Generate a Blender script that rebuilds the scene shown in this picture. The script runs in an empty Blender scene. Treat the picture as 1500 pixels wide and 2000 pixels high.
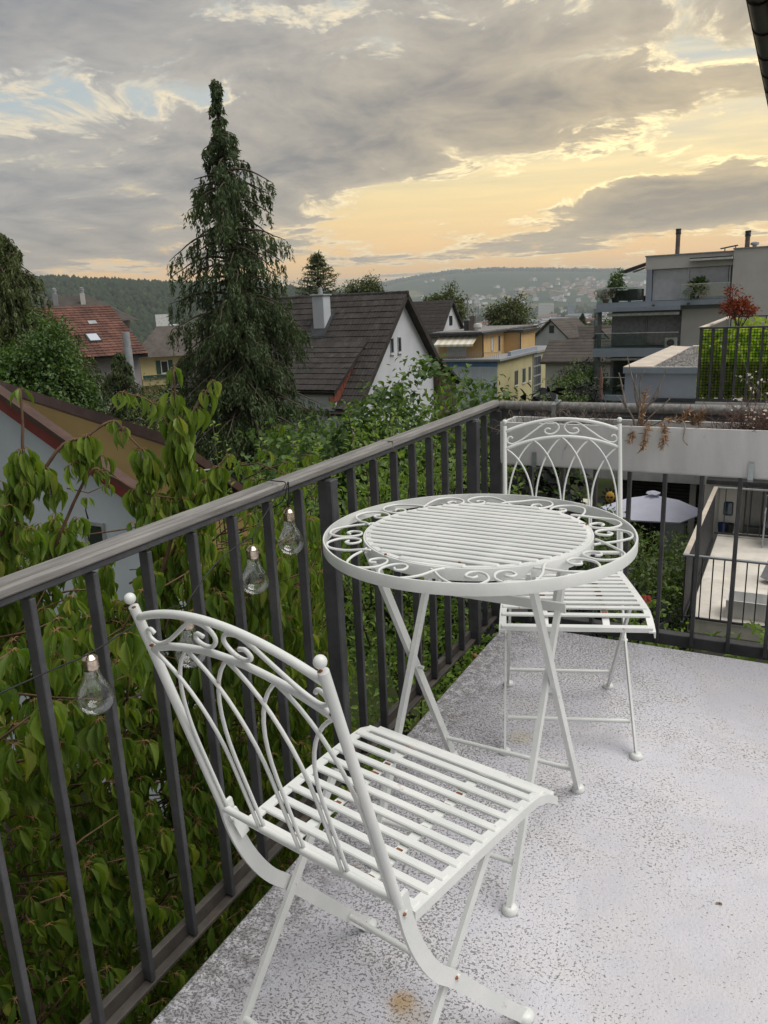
import bpy, math, random
import numpy as np
from mathutils import Matrix, Vector
R_ = math.radians
S = bpy.context.scene
COL = S.collection

# ------------------------------------------------------------------ camera
cam_d = bpy.data.cameras.new('camera'); cam = bpy.data.objects.new('camera', cam_d); COL.objects.link(cam)
cam.matrix_world = Matrix(((0.88642, -0.08421, 0.45516, 0.0),
                           (0.46115, 0.2458, -0.8526, 0.0),
                           (-0.04008, 0.96566, 0.25671, 1.2),
                           (0, 0, 0, 1)))
cam_d.sensor_fit = 'HORIZONTAL'; cam_d.sensor_width = 36.0; cam_d.lens = 36.48
cam_d.clip_start = 0.05; cam_d.clip_end = 40000
S.camera = cam

# ------------------------------------------------------------------ node expression helper
class X:
    def __init__(s, nt, o): s.nt, s.o = nt, o
    def _m(s, op, *a):
        n = s.nt.nodes.new('ShaderNodeMath'); n.operation = op
        for i, v in enumerate(a):
            if isinstance(v, X): s.nt.links.new(v.o, n.inputs[i])
            else: n.inputs[i].default_value = v
        return X(s.nt, n.outputs[0])
    def __add__(s, b): return s._m('ADD', s, b)
    __radd__ = __add__
    def __sub__(s, b): return s._m('SUBTRACT', s, b)
    def __rsub__(s, b): return s._m('SUBTRACT', b, s)
    def __mul__(s, b): return s._m('MULTIPLY', s, b)
    __rmul__ = __mul__
    def __truediv__(s, b): return s._m('DIVIDE', s, b)
    def clamp(s): return s._m('MINIMUM', s._m('MAXIMUM', s, 0.0), 1.0)
    def mx(s, b): return s._m('MAXIMUM', s, b)
    def mn(s, b): return s._m('MINIMUM', s, b)
    def pw(s, b): return s._m('POWER', s, b)
    def ab(s): return s._m('ABSOLUTE', s)
    def exp(s): return s._m('POWER', 2.718281828, s)
    def step(s, a, b):
        n = s.nt.nodes.new('ShaderNodeMapRange'); n.interpolation_type = 'SMOOTHSTEP'
        s.nt.links.new(s.o, n.inputs[0])
        for i, v in ((1, a), (2, b)):
            if isinstance(v, X): s.nt.links.new(v.o, n.inputs[i])
            else: n.inputs[i].default_value = v
        n.inputs[3].default_value = 0; n.inputs[4].default_value = 1
        return X(s.nt, n.outputs[0])
def xyz(nt, vec):
    n = nt.nodes.new('ShaderNodeSeparateXYZ'); nt.links.new(vec, n.inputs[0])
    return [X(nt, o) for o in n.outputs]
def comb(nt, *a):
    n = nt.nodes.new('ShaderNodeCombineXYZ')
    for i, v in enumerate(a):
        if isinstance(v, X): nt.links.new(v.o, n.inputs[i])
        else: n.inputs[i].default_value = v
    return n.outputs[0]
def noise(nt, vec, scale, detail=3, rough=.55, dist=0.0):
    n = nt.nodes.new('ShaderNodeTexNoise'); n.noise_dimensions = '3D'
    if vec is not None: nt.links.new(vec, n.inputs['Vector'])
    n.inputs['Scale'].default_value = scale; n.inputs['Detail'].default_value = detail
    n.inputs['Roughness'].default_value = rough; n.inputs['Distortion'].default_value = dist
    return X(nt, n.outputs[0])
def mixc(nt, f, a, b, blend='MIX'):
    n = nt.nodes.new('ShaderNodeMix'); n.data_type = 'RGBA'; n.blend_type = blend
    for i, v in ((0, f), (6, a), (7, b)):
        if isinstance(v, X): nt.links.new(v.o, n.inputs[i])
        elif isinstance(v, bpy.types.NodeSocket): nt.links.new(v, n.inputs[i])
        elif i == 0: n.inputs[i].default_value = v
        else: n.inputs[i].default_value = (*v[:3], 1)
    return n.outputs[2]

# ------------------------------------------------------------------ world: Nishita sky behind a broken evening cloud deck
SUN_AZ, SUN_EL = 78.0, 62.0          # azimuth from +Y towards +X, elevation (deg)
W = bpy.data.worlds.new('World'); S.world = W; W.use_nodes = True
nt = W.node_tree; nt.nodes.clear()
wo = nt.nodes.new('ShaderNodeOutputWorld'); bg = nt.nodes.new('ShaderNodeBackground'); nt.links.new(bg.outputs[0], wo.inputs[0])
tc = nt.nodes.new('ShaderNodeTexCoord')
dx, dy, dz = xyz(nt, tc.outputs['Generated'])
DEG = 57.29578
az = dx._m('ARCTAN2', dx, dy) * DEG
el = dz._m('ARCSINE', dz.mn(.9999).mx(-.9999)) * DEG
sky = nt.nodes.new('ShaderNodeTexSky'); sky.sky_type = 'NISHITA'; sky.sun_disc = False
sky.sun_elevation = R_(SUN_EL); sky.sun_rotation = R_(SUN_AZ); sky.dust_density = 2.5; sky.air_density = 1.3
nish = mixc(nt, 1.0, sky.outputs[0], (.055, .055, .055), 'MULTIPLY')
zz = dz.mx(0.0) + .17
px_, py_ = dx / zz, dy / zz
wn = nt.nodes.new('ShaderNodeTexNoise'); nt.links.new(comb(nt, px_, py_, 0.0), wn.inputs['Vector']); wn.inputs['Scale'].default_value = 1.6; wn.inputs['Detail'].default_value = 2
warp, warp2, _w3 = xyz(nt, wn.outputs['Color']); warp = warp - .5; warp2 = warp2 - .5
qx, qy = px_ + warp * .5, py_ + warp2 * .5
P1 = comb(nt, qx, qy, 3.1)
P2 = comb(nt, qx - .012, qy + .05, 3.1)                      # the same field a little nearer the sun
n_big = noise(nt, P1, 1.15, 3, .5)
n_mid = noise(nt, P1, 4.2, 8, .66)
n_lit = noise(nt, P2, 4.2, 6, .66)
n_str = noise(nt, comb(nt, az * .05, el * .62, 5.0), 2.2, 5, .6, .6)   # level streaks low over the horizon
def gauss(a0, e0, sa, se, tilt=0.0):
    u = az - a0; v = el - e0 - u * tilt
    return (((u / sa) * (u / sa) + (v / se) * (v / se)) * -1.0).exp()
sunprox = gauss(-4.0, 7.0, 30.0, 12.0)
low = 1.0 - el.step(2.2, 6.0)
gap = gauss(-17.5, 7.4, 9.0, 2.7, .06) * .74 + gauss(-3.0, 9.4, 8.0, 2.0, .06) * .82 + gauss(-44.0, 13.2, 6.5, 1.6, -.06) * .38 \
    + gauss(-6.5, 13.6, 4.5, 1.8) * .40 + gauss(-27.0, 5.8, 7.0, 1.9) * .58 + gauss(-51.0, 12.0, 6.5, 2.8) * .50 + low * .50 + gauss(-4.0, 3.0, 9.0, 1.2) * .45 + gauss(-17.0, 17.5, 6.0, 1.2) * .25 + gauss(-33.0, 17.6, 5.0, .9) * .3
gap = gap - gauss(-7.5, 5.5, 6.2, 1.35) * .85 - gauss(-19.0, 3.7, 4.0, .6) * .4 - gauss(-30.0, 3.0, 4.0, .5) * .3 - gauss(-22.0, 12.0, 16.0, 2.2) * .12
cover = (n_big - .5) * 1.0 + (n_mid - .5) * (2.1 - low * .9) + (n_str - .5) * low * 2.0 + .50 - gap
cm = cover.step(-.17, .30)                                   # 1 = cloud
edge = (1.0 - ((cm - .45).ab() * 2.4)).clamp()              # thin, lit cloud margins
thick = cover.step(.1, .95)
lit = ((n_mid - n_lit) * 4.2).mn(.9).mx(-.8)                 # billows brighter on the side towards the sun
hz = 1.0 - el.step(.0, 8.5)
clear = mixc(nt, el.step(6.0, 13.0), (.70, .58, .31), (.36, .43, .47))
clear = mixc(nt, (sunprox * (n_str * 1.5 - .1)).clamp() * .7, clear, (1.2, .90, .40))
clear = mixc(nt, (hz * (n_str + .5)).clamp() * .9, clear, (1.12, .60, .19))
clear = mixc(nt, el.step(16.0, 45.0) * .8, clear, nish)
cl_dark = mixc(nt, sunprox * .85, (.185, .198, .222), (.30, .25, .18))
cl_lit = mixc(nt, sunprox * .9, (.37, .36, .345), (.60, .47, .27))
cl_col = mixc(nt, (thick * .85 - lit * .55 + .12).clamp(), cl_lit, cl_dark)
cl_col = mixc(nt, hz * .5, cl_col, (.47, .35, .22))
sky_c = mixc(nt, cm, clear, cl_col)
rim = mixc(nt, sunprox, (.66, .58, .45), (1.45, 1.14, .58))
sky_c = mixc(nt, edge * (n_lit.step(.36, .58) * .9), sky_c, rim)
sky_c = mixc(nt, el.step(-4.0, -.5), (.12, .13, .11), sky_c)
nt.links.new(sky_c, bg.inputs[0]); bg.inputs[1].default_value = .62

# ------------------------------------------------------------------ very soft high sun lamp, added to stand for the skylight overhead
sd = bpy.data.lights.new('sun', 'SUN'); sun = bpy.data.objects.new('sun', sd); COL.objects.link(sun)
sd.energy = 1.5; sd.angle = R_(55); sd.color = (1.0, .965, .92)
a_, e_ = R_(SUN_AZ), R_(SUN_EL)
sun.rotation_euler = Vector((math.sin(a_) * math.cos(e_), math.cos(a_) * math.cos(e_), math.sin(e_))).to_track_quat('Z', 'Y').to_euler()
sun.location = (0, 0, 30)
S.view_settings.view_transform = 'Standard'; S.view_settings.look = 'None'
S.view_settings.gamma = 1; S.view_settings.use_curve_mapping = False; S.view_settings.exposure = 1.08
S.cycles.max_bounces = 8; S.cycles.transparent_max_bounces = 12; S.cycles.volume_bounces = 1
S.cycles.caustics_reflective = False; S.cycles.caustics_refractive = False
S.cycles.use_denoising = True
S.cycles.sample_clamp_indirect = 6
W.cycles.sampling_method = 'MANUAL'; W.cycles.sample_map_resolution = 512
# ------------------------------------------------------------------ materials
def new_mat(name):
    m = bpy.data.materials.new(name); m.use_nodes = True
    b = m.node_tree.nodes['Principled BSDF']
    return m, m.node_tree, b
def pos(nt):
    return nt.nodes.new('ShaderNodeNewGeometry').outputs['Position']
def bump(nt, b, h, strength=.3, dist=.01):
    n = nt.nodes.new('ShaderNodeBump'); n.inputs['Strength'].default_value = strength; n.inputs['Distance'].default_value = dist
    nt.links.new(h.o, n.inputs['Height']); nt.links.new(n.outputs[0], b.inputs['Normal'])
def sc(c, k): return tuple(min(1.0, v * k) for v in c)
def plain(name, c, rough=.7, metal=0.0, var=.18, vs=6.0, bs=None, bst=.25, spec=.4, isl=0.0, stain=None, vert=False):
    m, nt, b = new_mat(name); p = pos(nt)
    if vert:
        x, y, z = xyz(nt, p); p2 = comb(nt, x, y, z * .18)
    else: p2 = p
    n = noise(nt, p2, vs, 4, .6)
    col = mixc(nt, n.step(.3, .7), sc(c, 1 - var), sc(c, 1 + var))
    if stain:
        x, y, z = xyz(nt, p)
        s = noise(nt, comb(nt, x, y, z * .25), stain[1], 5, .65).step(.52, .72)
        col = mixc(nt, s * stain[2], col, stain[0])
    if isl:
        g = nt.nodes.new('ShaderNodeNewGeometry'); oi = nt.nodes.new('ShaderNodeObjectInfo')
        rnd = (X(nt, g.outputs['Random Per Island']) + X(nt, oi.outputs['Random']))._m('FRACT', X(nt, g.outputs['Random Per Island']) + X(nt, oi.outputs['Random']))
        col = mixc(nt, rnd * isl, col, sc(c, .45))
    nt.links.new(col, b.inputs['Base Color'])
    b.inputs['Roughness'].default_value = rough; b.inputs['Metallic'].default_value = metal
    b.inputs['Specular IOR Level'].default_value = spec
    if bs: bump(nt, b, noise(nt, p, bs, 4, .6), bst, .02 if bs < 40 else .004)
    return m
def leaf_mat(name, c1, c2, c3=None, trans=.35, rough=.42, spec=.45):
    m, nt, b = new_mat(name)
    g = nt.nodes.new('ShaderNodeNewGeometry'); oi = nt.nodes.new('ShaderNodeObjectInfo')
    r = X(nt, g.outputs['Random Per Island']) + X(nt, oi.outputs['Random'])
    r = r._m('FRACT', r)
    col = mixc(nt, r, c1, c2)
    if c3: col = mixc(nt, r.step(.86, .95) * .8, col, c3)
    n = noise(nt, g.outputs['Position'], 1.3, 3)
    col = mixc(nt, n.step(.35, .7) * .35, col, sc(c2, 1.25))
    nt.links.new(col, b.inputs['Base Color']); b.inputs['Roughness'].default_value = rough
    b.inputs['Specular IOR Level'].default_value = spec
    t = nt.nodes.new('ShaderNodeBsdfTranslucent')
    nt.links.new(mixc(nt, 1.0, col, (1.5, 1.7, .55), 'MULTIPLY'), t.inputs['Color'])
    mx = nt.nodes.new('ShaderNodeMixShader'); mx.inputs[0].default_value = trans
    nt.links.new(b.outputs[0], mx.inputs[1]); nt.links.new(t.outputs[0], mx.inputs[2])
    nt.links.new(mx.outputs[0], nt.nodes['Material Output'].inputs[0])
    return m
M = {}
def white_paint():
    m, nt, b = new_mat('white_paint'); p = pos(nt)
    n = noise(nt, p, 9, 4); r1 = noise(nt, p, 26, 5, .7); r2 = noise(nt, p, 5.5, 3)
    col = mixc(nt, n.step(.35, .7), (.65, .67, .65), (.735, .745, .72))
    rust = r1.step(.645, .70) * r2.step(.47, .6)
    dirt = noise(nt, p, 60, 4, .7).step(.62, .8)
    col = mixc(nt, dirt * .18, col, (.42, .36, .27))
    col = mixc(nt, rust * .85, col, (.26, .10, .035))
    nt.links.new(col, b.inputs['Base Color']); b.inputs['Roughness'].default_value = .36
    bump(nt, b, noise(nt, p, 190, 3) + rust * .6, .22, .0012)
    return m
M['white'] = white_paint()
def deck_mat():
    m, nt, b = new_mat('pitted_concrete'); p = pos(nt); x, y, z = xyz(nt, p)
    w = noise(nt, p, 14, 2) - .5; w2 = noise(nt, comb(nt, y, x, 4.0), 14, 2) - .5
    q = comb(nt, x + w * .035, y + w2 * .035, z)
    q2 = comb(nt, x * .75 + y * .5 + w * .03, y * 1.5 - x * .6 + w2 * .03, 2.0)
    s1 = noise(nt, q, 185, 2.0, .5); s2 = noise(nt, q2, 150, 2.0, .5)
    big = noise(nt, p, 2.3, 3, .6) - .5; mid = noise(nt, p, 7.5, 3, .6) - .5
    # worn, opened surface towards the left edge and the far end; still smooth towards the house
    open_ = (x * -.15 - .03) + (y - 1.2).mx(0.0) * .028 + big * .32 + mid * .17
    t = .648 - open_.mx(-.08).mn(.10) * .9
    pit = s1.step(t, t + .035).mx(s2.step(t + .012, t + .045))
    fine = noise(nt, p, 420, 3, .6)
    col = mixc(nt, (big + .5).step(.3, .7), (.57, .565, .615), (.64, .632, .675))
    col = mixc(nt, (mid + .5).step(.35, .72) * .5, col, (.69, .66, .65))
    col = mixc(nt, fine.step(.45, .72) * .42, col, (.44, .44, .475))
    wet = noise(nt, p, 1.25, 5, .62, .4)
    col = mixc(nt, wet.step(.50, .60) * .22, col, (.40, .385, .40))
    col = mixc(nt, (1.0 - ((wet - .52).ab() * 28.0)).clamp() * .16, col, (.36, .34, .33))
    edge = 1.0 - (x + .915 + w * .25 + big * .2).step(.0, .21)
    gr = edge * noise(nt, p, 40, 5, .7).step(.36, .6)
    col = mixc(nt, gr * .75, col, (.15, .145, .14))
    for (sx, sy, r, c, k) in ((-.53, .984, .035, (.46, .28, .10), .75), (-.51, .965, .05, (.50, .40, .26), .35), (-.774, 1.237, .018, (.50, .36, .16), .7), (-.61, 1.904, .05, (.58, .52, .36), .5)):
        d = ((x - sx) * (x - sx) + (y - sy) * (y - sy)).pw(.5) + w * .03
        col = mixc(nt, (1.0 - d.step(r * .25, r)) * k, col, c)
    col = mixc(nt, pit * .72, col, (.12, .118, .122))
    nt.links.new(col, b.inputs['Base Color']); b.inputs['Roughness'].default_value = .82; b.inputs['Specular IOR Level'].default_value = .3
    bump(nt, b, fine * .5 + noise(nt, p, 150, 3) * 1.1 - pit * 1.6, .75, .003)
    return m
M['deck'] = deck_mat()
def rail_mat():
    m, nt, b = new_mat('weathered_rail_top'); p = pos(nt); x, y, z = xyz(nt, p)
    s = noise(nt, comb(nt, x * 90, y * 4.0, z * 60), 1.0, 5, .65); s2 = noise(nt, comb(nt, x * 6, y * 6, z * 3), 1.0, 4)
    col = mixc(nt, s.step(.3, .72), (.12, .115, .108), (.27, .26, .245))
    col = mixc(nt, s2.step(.45, .7) * .5, col, (.17, .16, .155))
    nt.links.new(col, b.inputs['Base Color']); b.inputs['Roughness'].default_value = .7
    bump(nt, b, s, .5, .003); return m
M['railtop'] = rail_mat()
M['rail'] = plain('rail_paint', (.062, .062, .067), .55, var=.22, vs=14, bs=160, bst=.3, stain=((.115, .112, .112), 9, .55))
M['railb'] = plain('rail_bottom_paint', (.07, .062, .054), .7, var=.35, vs=9, bs=70, bst=.35, stain=((.16, .12, .08), 12, .5))
M['planter'] = plain('fibre_cement', (.60, .60, .585), .85, var=.10, vs=9, vert=True, bs=120, bst=.2, stain=((.40, .395, .38), 5, .4))
M['soil'] = plain('soil', (.06, .045, .032), .95, var=.4, vs=60, bs=90, bst=.9)
M['zinc'] = plain('galvanised', (.42, .47, .47), .38, .85, var=.12, vs=30)
M['brass'] = plain('bulb_cap_metal', (.62, .52, .42), .25, 1.0, var=.3, vs=120, stain=((.40, .22, .10), 60, .6))
M['wire'] = plain('black_wire', (.012, .012, .012), .5)
M['rust'] = plain('rust', (.20, .075, .028), .85, var=.4, vs=120)
M['bark'] = plain('bark', (.085, .062, .045), .9, var=.35, vs=18, bs=40, bst=.6)
M['twig'] = plain('cherry_twig', (.13, .075, .045), .7, var=.3, vs=30)
M['petiole'] = plain('cherry_petiole', (.22, .13, .055), .6, var=.3, vs=40)
M['dry'] = plain('dry_twig', (.20, .165, .135), .85, var=.35, vs=40)
M['dryred'] = plain('dry_twig_red', (.15, .085, .065), .85, var=.35, vs=40)
M['dryleaf'] = plain('dry_needle', (.36, .22, .12), .8, var=.3, vs=50, isl=.5)
M['grass'] = plain('mown_grass', (.05, .085, .022), .95, var=.3, vs=9)
def clear_glass(name, tint, rough=0.0, alpha=.12):
    m, nt, b = new_mat(name)
    tr = nt.nodes.new('ShaderNodeBsdfTransparent'); tr.inputs[0].default_value = (*tint, 1)
    gl = nt.nodes.new('ShaderNodeBsdfGlossy'); gl.inputs['Roughness'].default_value = rough
    fr = nt.nodes.new('ShaderNodeFresnel'); fr.inputs[0].default_value = 1.5
    mx = nt.nodes.new('ShaderNodeMixShader')
    f = (X(nt, fr.outputs[0]).mn(.5) * .8 + alpha * .2).clamp(); nt.links.new(f.o, mx.inputs[0])
    nt.links.new(tr.outputs[0], mx.inputs[1]); nt.links.new(gl.outputs[0], mx.inputs[2])
    nt.links.new(mx.outputs[0], nt.nodes['Material Output'].inputs[0]); return m
M['bulb'] = clear_glass('bulb_glass', (.975, .98, .98), 0, .25)
M['pane'] = clear_glass('railing_glass', (.84, .90, .88), 0, .35)
def dark_glass(name, c):
    m, nt, b = new_mat(name); b.inputs['Base Color'].default_value = (*c, 1); b.inputs['Roughness'].default_value = .06
    b.inputs['Specular IOR Level'].default_value = .8; return m
M['window'] = dark_glass('window_glass', (.03, .038, .042))
M['winblue'] = dark_glass('door_glass', (.02, .05, .09))
M['skylight'] = dark_glass('skylight_glass', (.5, .55, .6))
L = dict(
    cherry=leaf_mat('cherry_leaf', (.080, .145, .026), (.22, .295, .05), (.33, .33, .07), .45, .34, .5),
    cherry_deep=leaf_mat('cherry_leaf_deep', (.076, .14, .026), (.215, .29, .05), (.32, .32, .07), .45, .4, .45),
    plum=leaf_mat('plum_leaf', (.095, .17, .036), (.22, .31, .07), None, .38, .45, .4),
    shrub=leaf_mat('maple_leaf', (.042, .088, .026), (.11, .17, .05), None, .32, .5, .35),
    dark=leaf_mat('laurel_leaf', (.030, .060, .018), (.075, .12, .034), None, .22, .4, .5),
    cypress=leaf_mat('cypress_spray', (.038, .064, .028), (.085, .118, .046), (.11, .145, .075), .18, .6, .3),
    cypress2=leaf_mat('cedar_spray', (.046, .074, .026), (.115, .138, .044), (.13, .145, .075), .18, .6, .3),
    walnut=leaf_mat('walnut_leaf', (.030, .075, .014), (.085, .15, .024), None, .3, .42, .5),
    hedge=leaf_mat('hedge_leaf', (.035, .075, .016), (.10, .145, .03), (.15, .15, .05), .26, .5, .4),
    far=leaf_mat('far_tree_leaf', (.035, .055, .016), (.095, .11, .025), None, .25, .55, .3),
    red=leaf_mat('red_maple_leaf', (.13, .028, .020), (.22, .05, .03), None, .35, .5, .3),
    green=leaf_mat('artificial_ivy', (.27, .38, .06), (.52, .60, .12), (.70, .68, .18), .55, .5, .4),
    rose=leaf_mat('rose_petal', (.55, .10, .13), (.7, .2, .22), None, .3))
def wallm(name, c, **k): return plain(name, c, .9, var=.05, vs=1.2, bs=60, bst=.1, stain=(sc(c, .72), .8, .35), **k)
M.update(wall_white=wallm('white_render', (.58, .60, .62)), wall_blue_white=wallm('bluish_render', (.55, .60, .66)),
    wall_ochre=wallm('ochre_render', (.32, .22, .08)), wall_pale=wallm('pale_grey_render', (.50, .53, .56)), wall_yellow=wallm('pale_yellow_render', (.50, .45, .25)),
    wall_orange=wallm('apricot_render', (.60, .40, .18)), wall_lilac=wallm('lilac_grey_render', (.38, .35, .37)), wall_cream=wallm('cream_render', (.56, .48, .26)),
    wall_beige=wallm('beige_grey_render', (.54, .52, .49)), wall_bluegrey=wallm('blue_grey_render', (.30, .335, .39)), concrete=wallm('grey_concrete', (.26, .27, .275)),
    slabblue=wallm('blue_grey_slab', (.26, .30, .345)), oldconc=plain('stained_concrete', (.42, .42, .40), .9, var=.12, vs=3, stain=((.10, .10, .10), 2.2, .7)),
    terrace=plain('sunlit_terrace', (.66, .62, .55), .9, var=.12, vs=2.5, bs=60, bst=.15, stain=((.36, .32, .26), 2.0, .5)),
    tile_dark=plain('dark_roof_tile', (.043, .037, .034), .85, var=.3, vs=3.0, isl=.6, bs=60, bst=.3, stain=((.12, .11, .10), 5.0, .45)),
    tile_edge=plain('dark_roof_board', (.040, .033, .028), .8, var=.25, vs=3),
    tile_red=plain('red_roof_tile', (.15, .07, .05), .85, var=.35, vs=.9, isl=.55, bs=30, bst=.3, stain=((.07, .04, .032), .8, .7)),
    tile_far=plain('grey_brown_roof_tile', (.085, .072, .062), .85, var=.25, vs=1.5, isl=.4),
    red_shingle=plain('red_shingle', (.19, .055, .035), .8, var=.25, vs=4, isl=.5),
    red_trim=plain('red_fascia', (.24, .045, .038), .6, var=.15, vs=2), brown_trim=plain('brown_roof_edge', (.075, .042, .032), .7, var=.25, vs=3),
    blue_band=plain('blue_painted_band', (.11, .22, .40), .7, var=.12, vs=1.5), frame=plain('window_frame', (.30, .30, .29), .6),
    frame_white=plain('white_frame', (.62, .63, .63), .5), reveal=plain('window_reveal', (.33, .34, .35), .9),
    blind=plain('grey_blind', (.55, .565, .59), .5, var=.08, vs=3), blind_dark=plain('dark_blind', (.33, .335, .34), .6), shutter=plain('green_shutter', (.03, .075, .06), .6),
    gravel=plain('roof_gravel', (.21, .20, .19), .95, var=.5, vs=9, bs=12, bst=.8), coping=plain('pale_coping', (.55, .48, .40), .8, var=.15, vs=2),
    awning=plain('cream_awning', (.62, .56, .40), .8, var=.05), awning2=plain('white_awning_stripe', (.74, .72, .64), .8, var=.05), awning_dark=plain('taupe_awning', (.17, .14, .115), .8),
    parasol=plain('white_parasol_cloth', (.60, .61, .72), .85, var=.05, vs=2), metal=plain('steel_flue', (.36, .38, .40), .45, .25, var=.15, vs=2), fluebr=plain('bronze_flue', (.17, .14, .125), .45, .7),
    metal_dark=plain('dark_metal', (.05, .052, .055), .5, .2), gutter=plain('gutter_copper', (.045, .042, .036), .5, .5, var=.4, vs=5), eave=plain('eave_board', (.03, .022, .018), .8),
    darkwood=plain('dark_slats', (.035, .031, .029), .7, var=.3, vs=4), grey=plain('mid_grey', (.25, .26, .27), .6), dark=plain('dark_interior', (.015, .016, .018), .8),
    navy=plain('navy_plastic', (.012, .03, .10), .5), blackp=plain('black_plastic', (.014, .014, .015), .5), cream=plain('cream_cushion', (.62, .58, .48), .9, var=.12, vs=8),
    yellow=plain('yellow_face', (.72, .42, .07), .7), pot=plain('dark_pot', (.03, .03, .032), .6), white=M['white'], terracotta=plain('terracotta', (.22, .09, .05), .8),
    town=plain('town_wall', (.75, .75, .74), .9, isl=.0), townroof=plain('town_roof', (.20, .12, .095), .9), towngrey=plain('town_grey', (.34, .37, .40), .9), townblue=plain('town_blue', (.13, .20, .30), .5), townred=plain('town_red', (.35, .07, .07), .9),
    ac=plain('ac_case', (.62, .62, .60), .5), cloth=plain('grey_cloth', (.40, .40, .43), .9, var=.1), tank=plain('white_tank', (.6, .61, .62), .6), cardboard=plain('dead_leaf', (.28, .22, .14), .8))
def ground_mat():
    m, nt, b = new_mat('terrain_cover'); p = pos(nt); x, y, z = xyz(nt, p)
    d = (x * x + y * y).pw(.5)
    f = noise(nt, p, .0022, 5, .6); f2 = noise(nt, p, .012, 4, .6); f3 = noise(nt, p, .4, 4, .6)
    near = mixc(nt, f3.step(.35, .7), (.018, .028, .010), (.05, .06, .022))
    forest = mixc(nt, f2.step(.35, .68), (.020, .036, .016), (.045, .065, .026))
    field = mixc(nt, f2.step(.4, .6), (.13, .13, .065), (.22, .19, .11))
    low = 1.0 - z.step(30.0, 130.0)
    far = mixc(nt, f.step(.545, .60) * (low * .9 + .03), forest, field)
    nt.links.new(mixc(nt, d.step(90.0, 300.0), near, far), b.inputs['Base Color'])
    b.inputs['Roughness'].default_value = .95; b.inputs['Specular IOR Level'].default_value = .1
    return m
M['terrain'] = ground_mat()
M['forest'] = plain('forest_crown', (.030, .048, .020), .95, var=.3, vs=.05, isl=.7, spec=.1)
M['wood'] = plain('valley_wood', (.045, .06, .022), .95, var=.35, vs=.03, isl=.7, spec=.1)

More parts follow.
